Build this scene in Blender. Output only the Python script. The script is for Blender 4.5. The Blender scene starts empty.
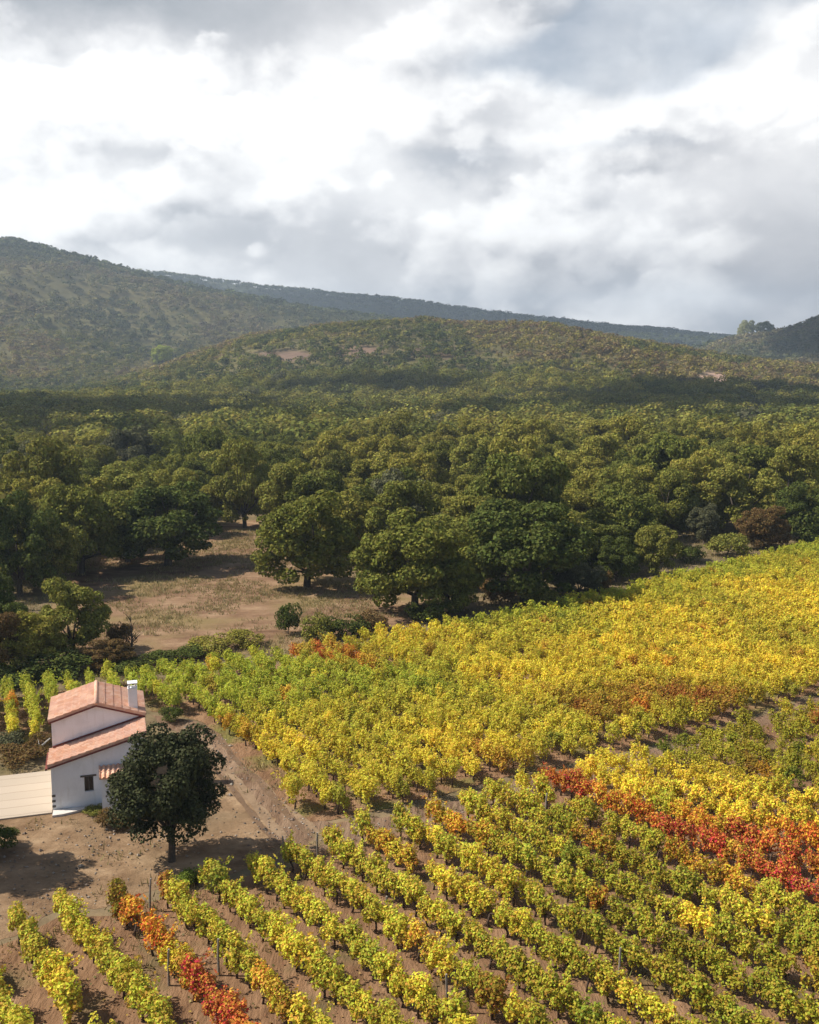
import bpy, math, random
import numpy as np
from mathutils import Vector, Matrix
from mathutils.geometry import tessellate_polygon

rng = np.random.default_rng(11)
random.seed(11)
S = bpy.context.scene
COL = S.collection
PI = math.pi

# ------------------------------------------------------------------ camera
H = 24.0
TH = math.radians(8.1)
F = 1000.0
cam_d = bpy.data.cameras.new('camera')
cam = bpy.data.objects.new('camera', cam_d)
COL.objects.link(cam)
cam.location = (0, 0, H)
cam.rotation_euler = (PI / 2 - TH, 0, 0)
cam_d.sensor_fit = 'HORIZONTAL'
cam_d.sensor_width = 36.0
cam_d.lens = 36.0 * F / 819.0
cam_d.clip_start = 0.5
cam_d.clip_end = 20000
S.camera = cam


def at(px, py, z=0.0):
    """a point on the ground plane seen at a pixel of the photograph"""
    x = (px - 409.5) / F
    u = -(py - 512) / F
    dy = math.cos(TH) + u * math.sin(TH)
    dz = -math.sin(TH) + u * math.cos(TH)
    t = (z - H) / dz
    return np.array([x * t, dy * t, z])


def proj(P):
    P = np.asarray(P, float)
    x, y, z = P[..., 0], P[..., 1], P[..., 2] - H
    fw = y * math.cos(TH) - z * math.sin(TH)
    up = y * math.sin(TH) + z * math.cos(TH)
    fw = np.where(fw < 0.1, 0.1, fw)
    return 409.5 + F * x / fw, 512 - F * up / fw, fw


# ------------------------------------------------------------------ helpers
def link(o, parent=None):
    COL.objects.link(o)
    if parent is not None:
        o.parent = parent
    return o


def tag(o, label=None, cat=None, group=None, kind=None):
    if label:
        o['label'] = label
    if cat:
        o['category'] = cat
    if group:
        o['group'] = group
    if kind:
        o['kind'] = kind
    return o


def empty(name, loc, rz=0.0, label=None, cat=None, group=None):
    o = bpy.data.objects.new(name, None)
    o.empty_display_size = 0.3
    o.location = loc
    o.rotation_euler = (0, 0, rz)
    link(o)
    return tag(o, label, cat, group)


def quads_mesh(name, V, mat, col=None, fl=None, n=4):
    """mesh of separate n-gons: V is (k*n,3)"""
    me = bpy.data.meshes.new(name)
    nv = len(V)
    me.vertices.add(nv)
    me.vertices.foreach_set('co', np.ascontiguousarray(V, np.float32).ravel())
    me.loops.add(nv)
    me.loops.foreach_set('vertex_index', np.arange(nv, dtype=np.int32))
    me.polygons.add(nv // n)
    me.polygons.foreach_set('loop_start', np.arange(0, nv, n, dtype=np.int32))
    me.update(calc_edges=True)
    if col is not None:
        a = me.color_attributes.new('Col', 'FLOAT_COLOR', 'POINT')
        c = np.ones((nv, 4), np.float32)
        c[:, :3] = col
        a.data.foreach_set('color', c.ravel())
    if fl is not None:
        a = me.attributes.new('v', 'FLOAT', 'POINT')
        a.data.foreach_set('value', np.ascontiguousarray(fl, np.float32))
    me.materials.append(mat)
    return me


def grid_mesh(name, V, faces, mat, col=None, smooth=True):
    me = bpy.data.meshes.new(name)
    faces = np.asarray(faces, np.int32)
    n = faces.shape[1]
    me.vertices.add(len(V))
    me.vertices.foreach_set('co', np.ascontiguousarray(V, np.float32).ravel())
    me.loops.add(faces.size)
    me.loops.foreach_set('vertex_index', faces.ravel())
    me.polygons.add(len(faces))
    me.polygons.foreach_set('loop_start', np.arange(0, faces.size, n, dtype=np.int32))
    me.update(calc_edges=True)
    if smooth:
        me.polygons.foreach_set('use_smooth', np.ones(len(faces), bool))
    if col is not None:
        a = me.color_attributes.new('Col', 'FLOAT_COLOR', 'POINT')
        c = np.ones((len(V), 4), np.float32)
        c[:, :3] = col
        a.data.foreach_set('color', c.ravel())
    me.materials.append(mat)
    return me


class MB:
    """collects simple shapes into one mesh"""
    def __init__(self):
        self.v = []
        self.f = []

    def poly(self, pts):
        b = len(self.v)
        self.v += [tuple(p) for p in pts]
        self.f.append(tuple(range(b, b + len(pts))))

    def box(self, x0, x1, y0, y1, z0, z1):
        b = len(self.v)
        self.v += [(x, y, z) for z in (z0, z1) for y in (y0, y1) for x in (x0, x1)]
        for q in ((0, 2, 3, 1), (4, 5, 7, 6), (0, 1, 5, 4), (2, 6, 7, 3), (0, 4, 6, 2), (1, 3, 7, 5)):
            self.f.append(tuple(b + i for i in q))

    def beam(self, p, q, w, h, up=(0, 0, 1)):
        p, q = Vector(p), Vector(q)
        d = (q - p).normalized()
        s = d.cross(Vector(up)).normalized() * w / 2
        t = s.cross(d).normalized() * h / 2
        b = len(self.v)
        for c in (p, q):
            for a, e in ((-1, -1), (1, -1), (1, 1), (-1, 1)):
                self.v.append(tuple(c + s * a + t * e))
        for i in range(4):
            self.f.append((b + i, b + (i + 1) % 4, b + 4 + (i + 1) % 4, b + 4 + i))
        self.f.append((b + 3, b + 2, b + 1, b))
        self.f.append((b + 4, b + 5, b + 6, b + 7))

    def tube(self, pts, rad, n=7):
        pts = [Vector(p) for p in pts]
        b = len(self.v)
        for i, p in enumerate(pts):
            d = (pts[min(i + 1, len(pts) - 1)] - pts[max(i - 1, 0)]).normalized()
            s = d.cross(Vector((0.31, 0.95, 0.05))).normalized()
            t = d.cross(s)
            for k in range(n):
                a = 2 * PI * k / n
                self.v.append(tuple(p + (s * math.cos(a) + t * math.sin(a)) * rad[i]))
        for i in range(len(pts) - 1):
            for k in range(n):
                k2 = (k + 1) % n
                self.f.append((b + i * n + k, b + i * n + k2, b + (i + 1) * n + k2, b + (i + 1) * n + k))
        self.f.append(tuple(b + k for k in range(n))[::-1])
        e = b + (len(pts) - 1) * n
        self.f.append(tuple(e + k for k in range(n)))

    def mesh(self, name, mat, smooth=False):
        me = bpy.data.meshes.new(name)
        me.from_pydata(self.v, [], self.f)
        me.update()
        if smooth:
            for p in me.polygons:
                p.use_smooth = True
        me.materials.append(mat)
        return me

    def build(self, name, mat, parent=None, smooth=False):
        return link(bpy.data.objects.new(name, self.mesh(name, mat, smooth)), parent)


# lattice value noise
_T = np.random.default_rng(5).random((256, 256))


def vnoise(x, y, sc=1.0, oct_=1, seed=0):
    x = np.asarray(x, float) / sc + 17.3 * seed
    y = np.asarray(y, float) / sc - 9.1 * seed
    out = 0.0
    amp, tot = 1.0, 0.0
    for _ in range(oct_):
        xi, yi = np.floor(x).astype(int), np.floor(y).astype(int)
        fx, fy = x - xi, y - yi
        fx, fy = fx * fx * (3 - 2 * fx), fy * fy * (3 - 2 * fy)
        a = _T[xi & 255, yi & 255]
        b = _T[(xi + 1) & 255, yi & 255]
        c = _T[xi & 255, (yi + 1) & 255]
        d = _T[(xi + 1) & 255, (yi + 1) & 255]
        out = out + amp * ((a * (1 - fx) + b * fx) * (1 - fy) + (c * (1 - fx) + d * fx) * fy)
        tot += amp
        amp *= 0.5
        x, y = x * 2.03 + 5.1, y * 2.03 + 3.7
    return out / tot


def sstep(a, b, x):
    t = np.clip((x - a) / (b - a), 0, 1)
    return t * t * (3 - 2 * t)


def inpoly(x, y, poly):
    x, y = np.asarray(x, float), np.asarray(y, float)
    r = np.zeros(x.shape, bool)
    n = len(poly)
    for i in range(n):
        x0, y0 = poly[i][:2]
        x1, y1 = poly[(i + 1) % n][:2]
        c = ((y0 > y) != (y1 > y)) & (x < (x1 - x0) * (y - y0) / (y1 - y0 + 1e-12) + x0)
        r ^= c
    return r


# ------------------------------------------------------------------ materials
def new_mat(name):
    m = bpy.data.materials.new(name)
    m.use_nodes = True
    nt = m.node_tree
    nt.nodes.clear()
    out = nt.nodes.new('ShaderNodeOutputMaterial')
    return m, nt, out


def N(nt, t, **kw):
    n = nt.nodes.new(t)
    for k, v in kw.items():
        if k.startswith('_'):
            setattr(n, k[1:], v)
        else:
            key = int(k[1:]) if k[0] == 'i' and k[1:].isdigit() else k.replace('__', ' ')
            if hasattr(v, 'is_output') or isinstance(v, bpy.types.NodeSocket):
                nt.links.new(v, n.inputs[key])
            else:
                n.inputs[key].default_value = v
    return n


def math_(nt, op, a, b=None, c=None, clamp=False):
    n = nt.nodes.new('ShaderNodeMath')
    n.operation = op
    n.use_clamp = clamp
    for i, v in enumerate((a, b, c)):
        if v is None:
            continue
        if isinstance(v, bpy.types.NodeSocket):
            nt.links.new(v, n.inputs[i])
        else:
            n.inputs[i].default_value = v
    return n.outputs[0]


def mix_(nt, fac, a, b, blend='MIX'):
    n = nt.nodes.new('ShaderNodeMix')
    n.data_type = 'RGBA'
    n.blend_type = blend
    for key, v in ((0, fac), (6, a), (7, b)):
        if isinstance(v, bpy.types.NodeSocket):
            nt.links.new(v, n.inputs[key])
        else:
            n.inputs[key].default_value = v if key == 0 else (*v, 1) if len(v) == 3 else v
    return n.outputs[2]


def ramp_(nt, fac, stops):
    n = nt.nodes.new('ShaderNodeValToRGB')
    e = n.color_ramp.elements
    while len(e) < len(stops):
        e.new(0.5)
    for i, (p, c) in enumerate(stops):
        e[i].position = p
        e[i].color = (*c, 1) if len(c) == 3 else c
    nt.links.new(fac, n.inputs[0])
    return n.outputs[0]


def leaf_mat(name, src, transl=0.3, hue=0.05, val=0.55, rough=0.55, spec=0.25):
    """src: 'object' = the object's own colour, 'Col' = colour attribute; 'v' varies leaf by leaf"""
    m, nt, out = new_mat(name)
    if src == 'object':
        c = N(nt, 'ShaderNodeObjectInfo').outputs['Color']
    else:
        c = N(nt, 'ShaderNodeAttribute', _attribute_name='Col').outputs['Color']
    v = N(nt, 'ShaderNodeAttribute', _attribute_name='v').outputs['Fac']
    hs = N(nt, 'ShaderNodeHueSaturation')
    nt.links.new(c, hs.inputs['Color'])
    nt.links.new(math_(nt, 'MULTIPLY_ADD', v, hue, 0.5 - hue / 2), hs.inputs['Hue'])
    v2 = math_(nt, 'FRACT', math_(nt, 'MULTIPLY', v, 7.31))
    nt.links.new(math_(nt, 'MULTIPLY_ADD', v2, val, 1 - val / 2), hs.inputs['Value'])
    bs = N(nt, 'ShaderNodeBsdfPrincipled', Roughness=rough)
    bs.inputs['Specular IOR Level'].default_value = spec
    nt.links.new(hs.outputs[0], bs.inputs['Base Color'])
    tr = N(nt, 'ShaderNodeBsdfTranslucent')
    nt.links.new(hs.outputs[0], tr.inputs['Color'])
    mx = N(nt, 'ShaderNodeMixShader', Fac=transl)
    nt.links.new(bs.outputs[0], mx.inputs[1])
    nt.links.new(tr.outputs[0], mx.inputs[2])
    nt.links.new(mx.outputs[0], out.inputs[0])
    return m


def surf(name, stops, scale=1.0, detail=6, rough=0.9, bump=0.3, bdist=0.05, bscale=None, stretch=(1, 1, 1), rot=0.0, spots=None, spec=0.2):
    """noisy solid material: colours through a ramp, with bump"""
    m, nt, out = new_mat(name)
    tc = N(nt, 'ShaderNodeTexCoord')
    mp = N(nt, 'ShaderNodeMapping')
    mp.inputs['Scale'].default_value = stretch
    mp.inputs['Rotation'].default_value = (0, 0, rot)
    nt.links.new(tc.outputs['Object'], mp.inputs[0])
    n1 = N(nt, 'ShaderNodeTexNoise', Scale=scale, Detail=detail, Roughness=0.65)
    nt.links.new(mp.outputs[0], n1.inputs['Vector'])
    c = ramp_(nt, n1.outputs[0], stops)
    if spots:
        n3 = N(nt, 'ShaderNodeTexNoise', Scale=spots[0], Detail=3.0)
        nt.links.new(tc.outputs['Object'], n3.inputs['Vector'])
        f = ramp_(nt, n3.outputs[0], [(spots[1], (0, 0, 0)), (spots[2], (1, 1, 1))])
        c = mix_(nt, f, c, spots[3])
    bs = N(nt, 'ShaderNodeBsdfPrincipled', Roughness=rough)
    bs.inputs['Specular IOR Level'].default_value = spec
    nt.links.new(c, bs.inputs['Base Color'])
    n2 = N(nt, 'ShaderNodeTexNoise', Scale=bscale or scale * 4, Detail=6.0, Roughness=0.7)
    nt.links.new(mp.outputs[0], n2.inputs['Vector'])
    bp = N(nt, 'ShaderNodeBump', Strength=bump, Distance=bdist)
    nt.links.new(n2.outputs[0], bp.inputs['Height'])
    nt.links.new(bp.outputs[0], bs.inputs['Normal'])
    nt.links.new(bs.outputs[0], out.inputs[0])
    return m


M = {}
M['vine_leaf'] = leaf_mat('vine_leaf', 'object', 0.30, 0.12, 0.5, 0.6, 0.08)
M['vine_leaf_mass'] = leaf_mat('vine_leaf_mass', 'Col', 0.38, 0.07, 0.35, 0.6, 0.08)
M['oak_leaf'] = leaf_mat('oak_leaf', 'object', 0.25, 0.05, 0.7, 0.8, 0.04)
M['oak_leaf_mass'] = leaf_mat('oak_leaf_mass', 'Col', 0.22, 0.05, 0.7, 0.8, 0.04)
M['olive_leaf'] = leaf_mat('olive_leaf', 'object', 0.08, 0.05, 0.8, 0.7, 0.08)
M['grass'] = leaf_mat('grass_blade', 'Col', 0.25, 0.03, 0.6)
M['bark'] = surf('bark', [(0.3, (0.05, 0.038, 0.028)), (0.7, (0.13, 0.105, 0.08))], 6, rough=0.95, bump=0.8)
M['vine_bark'] = surf('vine_bark', [(0.3, (0.045, 0.03, 0.022)), (0.7, (0.11, 0.075, 0.055))], 14, bump=0.8, bdist=0.02)
M['stake'] = surf('weathered_wood', [(0.3, (0.17, 0.14, 0.115)), (0.7, (0.33, 0.29, 0.24))], 9, bump=0.5, bdist=0.01, stretch=(3, 3, 0.4))
M['plaster'] = surf('white_plaster', [(0.25, (0.60, 0.60, 0.61)), (0.5, (0.72, 0.73, 0.75)), (0.8, (0.77, 0.78, 0.80))], 1.3, rough=0.9, bump=0.35, bdist=0.02, bscale=14)


def plaster_mat():
    m, nt, out = new_mat('weathered_plaster')
    tc = N(nt, 'ShaderNodeTexCoord')
    n1 = N(nt, 'ShaderNodeTexNoise', Scale=1.3, Detail=7.0, Roughness=0.65)
    nt.links.new(tc.outputs['Object'], n1.inputs['Vector'])
    c = ramp_(nt, n1.outputs[0], [(0.25, (0.70, 0.70, 0.71)), (0.5, (0.79, 0.795, 0.81)), (0.8, (0.82, 0.825, 0.84))])
    mp = N(nt, 'ShaderNodeMapping')
    mp.inputs['Scale'].default_value = (2.4, 2.4, 0.35)
    nt.links.new(tc.outputs['Object'], mp.inputs[0])
    n2 = N(nt, 'ShaderNodeTexNoise', Scale=1.6, Detail=6.0)
    nt.links.new(mp.outputs[0], n2.inputs['Vector'])
    c = mix_(nt, ramp_(nt, n2.outputs[0], [(0.56, (0, 0, 0)), (0.76, (0.4, 0.4, 0.4))]), c, (0.56, 0.53, 0.49))
    sp_ = N(nt, 'ShaderNodeSeparateXYZ')
    nt.links.new(tc.outputs['Object'], sp_.inputs[0])
    low = math_(nt, 'SUBTRACT', 0.62, math_(nt, 'ADD', sp_.outputs[2], math_(nt, 'MULTIPLY', n1.outputs[0], 0.7)))
    c = mix_(nt, math_(nt, 'MULTIPLY', low, 1.8, clamp=True), c, (0.36, 0.30, 0.235))
    bs = N(nt, 'ShaderNodeBsdfPrincipled', Roughness=0.92)
    bs.inputs['Specular IOR Level'].default_value = 0.15
    nt.links.new(c, bs.inputs['Base Color'])
    n3 = N(nt, 'ShaderNodeTexNoise', Scale=9.0, Detail=6.0)
    nt.links.new(tc.outputs['Object'], n3.inputs['Vector'])
    bp = N(nt, 'ShaderNodeBump', Strength=0.5, Distance=0.03)
    nt.links.new(n3.outputs[0], bp.inputs['Height'])
    nt.links.new(bp.outputs[0], bs.inputs['Normal'])
    nt.links.new(bs.outputs[0], out.inputs[0])
    return m


M['plaster'] = plaster_mat()
M['trim'] = surf('dark_red_trim', [(0.3, (0.13, 0.035, 0.03)), (0.7, (0.22, 0.07, 0.055))], 5, bump=0.2)
M['pane'] = surf('dark_glass', [(0.3, (0.01, 0.012, 0.015)), (0.7, (0.02, 0.022, 0.025))], 2, rough=0.15, bump=0.02, spec=0.5)
M['lintel'] = surf('dark_timber', [(0.3, (0.06, 0.05, 0.045)), (0.7, (0.14, 0.12, 0.1))], 8, bump=0.4, bdist=0.02)
M['stone'] = surf('dark_stone', [(0.3, (0.08, 0.075, 0.07)), (0.7, (0.2, 0.18, 0.16))], 7, bump=0.6, bdist=0.03)
M['concrete'] = surf('pale_concrete', [(0.3, (0.5, 0.46, 0.41)), (0.7, (0.66, 0.62, 0.57))], 1.5, bump=0.3, bdist=0.02, bscale=9)


def tile_mat():
    m, nt, out = new_mat('terracotta_tiles')
    tc = N(nt, 'ShaderNodeTexCoord')
    vo = N(nt, 'ShaderNodeTexVoronoi', Scale=3.2)
    nt.links.new(tc.outputs['Object'], vo.inputs['Vector'])
    no = N(nt, 'ShaderNodeTexNoise', Scale=0.9, Detail=5.0)
    nt.links.new(tc.outputs['Object'], no.inputs['Vector'])
    a = ramp_(nt, vo.outputs['Color'], [(0.0, (0.56, 0.29, 0.18)), (0.5, (0.66, 0.40, 0.27)), (1.0, (0.72, 0.50, 0.37))])
    c = mix_(nt, ramp_(nt, no.outputs[0], [(0.4, (0, 0, 0)), (0.75, (0.6, 0.6, 0.6))]), a, (0.56, 0.33, 0.27))
    no2 = N(nt, 'ShaderNodeTexNoise', Scale=3.5, Detail=8.0, Roughness=0.7)
    nt.links.new(tc.outputs['Object'], no2.inputs['Vector'])
    c = mix_(nt, ramp_(nt, no2.outputs[0], [(0.55, (0, 0, 0)), (0.7, (0.55, 0.55, 0.55))]), c, (0.36, 0.24, 0.18))
    bs = N(nt, 'ShaderNodeBsdfPrincipled', Roughness=0.85)
    bs.inputs['Specular IOR Level'].default_value = 0.2
    nt.links.new(c, bs.inputs['Base Color'])
    nt.links.new(bs.outputs[0], out.inputs[0])
    return m


M['tile'] = tile_mat()


def patio_mat():
    m, nt, out = new_mat('cream_paving')
    tc = N(nt, 'ShaderNodeTexCoord')
    br = N(nt, 'ShaderNodeTexBrick', Scale=1.0)
    br.inputs['Brick Width'].default_value = 30.0
    br.inputs['Row Height'].default_value = 1.05
    br.inputs['Mortar Size'].default_value = 0.05
    br.inputs['Mortar Smooth'].default_value = 0.4
    br.inputs['Color1'].default_value = (0.43, 0.355, 0.28, 1)
    br.inputs['Color2'].default_value = (0.38, 0.315, 0.245, 1)
    br.inputs['Mortar'].default_value = (0.28, 0.22, 0.165, 1)
    nz = N(nt, 'ShaderNodeTexNoise', Scale=0.8, Detail=5.0)
    nt.links.new(tc.outputs['Object'], nz.inputs['Vector'])
    wv = mix_(nt, 0.12, tc.outputs['Object'], nz.outputs['Color'], 'LINEAR_LIGHT')
    nt.links.new(wv, br.inputs['Vector'])
    c = mix_(nt, math_(nt, 'MULTIPLY', nz.outputs[0], 0.5), br.outputs[0], (0.42, 0.34, 0.25))
    bs = N(nt, 'ShaderNodeBsdfPrincipled', Roughness=0.9)
    nt.links.new(c, bs.inputs['Base Color'])
    nt.links.new(bs.outputs[0], out.inputs[0])
    return m


M['patio'] = patio_mat()


def terrain_mat(name, s1, s2, bump, bdist):
    """ground colour from attribute, broken up by noise"""
    m, nt, out = new_mat(name)
    tc = N(nt, 'ShaderNodeTexCoord')
    c = N(nt, 'ShaderNodeAttribute', _attribute_name='Col').outputs['Color']
    n1 = N(nt, 'ShaderNodeTexNoise', Scale=s1, Detail=8.0, Roughness=0.7)
    nt.links.new(tc.outputs['Object'], n1.inputs['Vector'])
    n2 = N(nt, 'ShaderNodeTexNoise', Scale=s2, Detail=4.0, Roughness=0.7)
    nt.links.new(tc.outputs['Object'], n2.inputs['Vector'])
    g = ramp_(nt, n1.outputs[0], [(0.3, (0.6, 0.58, 0.55)), (0.5, (1, 1, 1)), (0.7, (1.35, 1.3, 1.2))])
    c = mix_(nt, 1.0, c, g, 'MULTIPLY')
    f = ramp_(nt, n2.outputs[0], [(0.5, (0, 0, 0)), (0.62, (0.55, 0.55, 0.55))])
    c = mix_(nt, f, c, (0.115, 0.095, 0.04))
    bs = N(nt, 'ShaderNodeBsdfPrincipled', Roughness=0.95)
    bs.inputs['Specular IOR Level'].default_value = 0.1
    nt.links.new(c, bs.inputs['Base Color'])
    bp = N(nt, 'ShaderNodeBump', Strength=bump, Distance=bdist)
    nt.links.new(n1.outputs[0], bp.inputs['Height'])
    nt.links.new(bp.outputs[0], bs.inputs['Normal'])
    nt.links.new(bs.outputs[0], out.inputs[0])
    return m


M['ground'] = terrain_mat('dry_ground', 0.6, 0.25, 0.5, 0.25)
M['hills'] = terrain_mat('hill_ground', 0.03, 0.012, 0.5, 4.0)
M['soil'] = surf('tilled_soil', [(0.3, (0.13, 0.071, 0.039)), (0.5, (0.235, 0.137, 0.077)), (0.7, (0.325, 0.2, 0.117))], 0.9, 9, rough=0.98, bump=0.9, bdist=0.25,
                 bscale=2.5, stretch=(1.0, 0.28, 1), rot=math.radians(-38), spots=(0.35, 0.56, 0.7, (0.15, 0.11, 0.055)), spec=0.05)
M['soil2'] = surf('tilled_soil_upper', [(0.3, (0.13, 0.071, 0.039)), (0.5, (0.235, 0.137, 0.077)), (0.7, (0.325, 0.2, 0.117))], 0.9, 9, rough=0.98, bump=0.9, bdist=0.25,
                  bscale=2.5, stretch=(1.0, 0.28, 1), rot=math.radians(-33), spots=(0.3, 0.5, 0.64, (0.17, 0.15, 0.05)), spec=0.05)
M['yard'] = surf('yard_dirt', [(0.34, (0.135, 0.08, 0.045)), (0.46, (0.215, 0.138, 0.079)), (0.55, (0.27, 0.178, 0.104)), (0.66, (0.36, 0.25, 0.152))], 0.5, 12, rough=0.98, bump=0.9, bdist=0.2,
                 bscale=2.2, stretch=(0.7, 1, 1), rot=0.4, spots=(0.22, 0.5, 0.7, (0.17, 0.12, 0.07)), spec=0.05)
M['track'] = surf('track_dirt', [(0.34, (0.115, 0.068, 0.042)), (0.5, (0.205, 0.132, 0.085)), (0.66, (0.30, 0.205, 0.135))], 0.8, 9, rough=0.98, bump=0.8, bdist=0.2,
                  bscale=2.2, stretch=(1.6, 0.25, 1), rot=math.radians(-24), spots=(0.5, 0.58, 0.7, (0.2, 0.15, 0.08)), spec=0.05)
M['clearing'] = surf('clearing_earth', [(0.34, (0.13, 0.073, 0.044)), (0.48, (0.225, 0.138, 0.082)), (0.58, (0.29, 0.188, 0.115)), (0.7, (0.38, 0.268, 0.16))], 0.3, 12, rough=0.98, bump=0.8, bdist=0.3,
                     bscale=1.3, stretch=(0.6, 1.2, 1), rot=0.2, spots=(0.12, 0.5, 0.66, (0.22, 0.16, 0.075)), spec=0.05)

# ------------------------------------------------------------------ terrain
CR = {
    # crest lines of the hills: pixel column -> pixel row, distance, half depth
    'mid': ([-600, -50, 60, 120, 180, 250, 330, 430, 560, 640, 700, 760, 819, 1000, 1500],
            [396, 396, 392, 384, 366, 342, 330, 326, 332, 346, 357, 366, 370, 374, 380], 900, 400),
    'left': ([-900, -200, 0, 60, 110, 160, 220, 300, 400, 500, 600, 700, 800],
             [300, 236, 243, 255, 270, 283, 297, 311, 325, 337, 348, 360, 380], 1700, 860),
    'back': ([-900, 0, 110, 170, 220, 300, 400, 500, 600, 700, 740, 800, 1000, 1500],
             [330, 290, 275, 277, 284, 293, 302, 316, 327, 336, 339, 340, 334, 330], 2650, 950),
    'right': ([450, 600, 700, 740, 780, 819, 880, 1000, 1500],
              [390, 372, 350, 340, 334, 320, 296, 280, 310], 1500, 560),
}


def row_to_dz(py, Y):
    k = (512 - py) / F
    return Y * (k * math.cos(TH) - math.sin(TH)) / (math.cos(TH) + k * math.sin(TH))


def height(X, Y):
    X, Y = np.asarray(X, float), np.asarray(Y, float)
    R = np.hypot(X, Y)
    Ye = np.maximum(Y, 0.35 * R) + 1e-6
    u = 409.5 + F * np.clip(X / Ye, -2.5, 2.5)
    z = np.zeros_like(R)
    for k, (us, ys, Yc, W) in CR.items():
        crest = np.maximum(H + row_to_dz(np.interp(u, us, ys), Yc), 0)
        t = np.clip((Ye - Yc) / W, -1, 1)
        wob = 1 + 0.22 * (vnoise(X, Y, 170, 3, 2) - 0.5) * (1 - np.exp(-(t / 0.35) ** 2)) * 2
        zz = crest * np.cos(t * PI / 2) ** 2 * wob
        z = np.maximum(z, zz)
    z = z + (vnoise(X, Y, 60, 3, 4) - 0.5) * 10 * sstep(500, 900, R) * sstep(2, 25, z)
    z = z * sstep(-500, 300, Y) * sstep(380, 600, R)
    return np.maximum(z, 0)


az = np.concatenate([np.radians(np.arange(-40, 40, 0.25)), np.radians(np.arange(40, 320, 5.0))])
rad = np.concatenate([np.linspace(4, 100, 60), np.geomspace(101.5, 4300, 250)])
isp = int(np.searchsorted(rad, 430))
AZ, RD = np.meshgrid(az, rad)
GX, GY = RD * np.sin(AZ), RD * np.cos(AZ)
GZ = height(GX, GY)
na = len(az)
gu, gv, _ = proj(np.stack([GX, GY, GZ], -1))


def ground_col(X, Y, Z):
    n = vnoise(X, Y, 25, 3, 7)[..., None]
    base = np.array([0.21, 0.155, 0.095]) * (1 - n) + np.array([0.15, 0.115, 0.06]) * n
    R = np.hypot(X, Y)
    u, v, _ = proj(np.stack([X, Y, Z], -1))
    n2 = vnoise(X, Y, 90, 4, 9)[..., None]
    hill = np.array([0.09, 0.088, 0.033]) * (1 - n2) + np.array([0.14, 0.12, 0.052]) * n2
    t = sstep(420, 650, R)[..., None]
    c = base * (1 - t) + hill * t
    dark = sstep(1900, 2100, Y)[..., None]
    c = c * (1 - dark) + np.array([0.04, 0.05, 0.025]) * dark
    for (pu, pv, su, sv, Ya, Yb, cc) in ((712, 380, 20, 9, 600, 1100, (0.46, 0.31, 0.24)), (285, 356, 34, 6, 600, 950, (0.17, 0.115, 0.085)),
                                         (360, 352, 26, 7, 600, 950, (0.18, 0.12, 0.085)), (440, 352, 40, 7, 600, 950, (0.17, 0.12, 0.075)),
                                         (48, 438, 22, 8, 250, 420, (0.25, 0.135, 0.11)), (118, 440, 8, 4, 250, 420, (0.15, 0.09, 0.06))):
        g = np.exp(-(((u - pu) / su) ** 2 + ((v - pv) / sv) ** 2)) * (Y > Ya) * (Y < Yb)
        g = sstep(0.25, 0.6, g * (0.6 + 0.8 * vnoise(X, Y, 14, 2, 3)))[..., None]
        c = c * (1 - g) + np.array(cc) * g
    return c


GC = ground_col(GX, GY, GZ)


def sheet(name, i0, i1, mat, centre=False):
    V = np.stack([GX[i0:i1], GY[i0:i1], GZ[i0:i1]], -1).reshape(-1, 3)
    C = GC[i0:i1].reshape(-1, 3)
    n = i1 - i0
    i, j = np.meshgrid(np.arange(n - 1), np.arange(na), indexing='ij')
    j2 = (j + 1) % na
    Fq = np.stack([i * na + j, i * na + j2, (i + 1) * na + j2, (i + 1) * na + j], -1).reshape(-1, 4)[:, ::-1]
    me = grid_mesh(name, V, Fq, mat, C)
    return tag(link(bpy.data.objects.new(name, me)), kind='structure')


sheet('ground', 0, isp + 1, M['ground'])
sheet('hills', isp, len(rad), M['hills'])


def patch(name, px, z, mat, amp=0.45, step=0.6, world=None):
    """ragged sheet lying on the ground, outlined from points on the ground"""
    P = [Vector(at(*p)[:2]) for p in px] if world is None else [Vector(p) for p in world]
    out = []
    for i, p in enumerate(P):
        q = P[(i + 1) % len(P)]
        k = max(1, int((q - p).length / step))
        for s in range(k):
            w = p + (q - p) * (s / k)
            out.append((w.x + amp * 2 * (float(vnoise(w.x, w.y, 1.6, 3, 21)) - 0.5), w.y + amp * 2 * (float(vnoise(w.x, w.y, 1.6, 3, 33)) - 0.5), z))
    tris = tessellate_polygon([[Vector(o) for o in out]])
    me = bpy.data.meshes.new(name)
    me.from_pydata(out, [], [tuple(t) for t in tris])
    me.update()
    if me.polygons and sum(p.normal.z for p in me.polygons) < 0:
        me.flip_normals()
    me.materials.append(mat)
    return tag(link(bpy.data.objects.new(name, me)), kind='structure')


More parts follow.
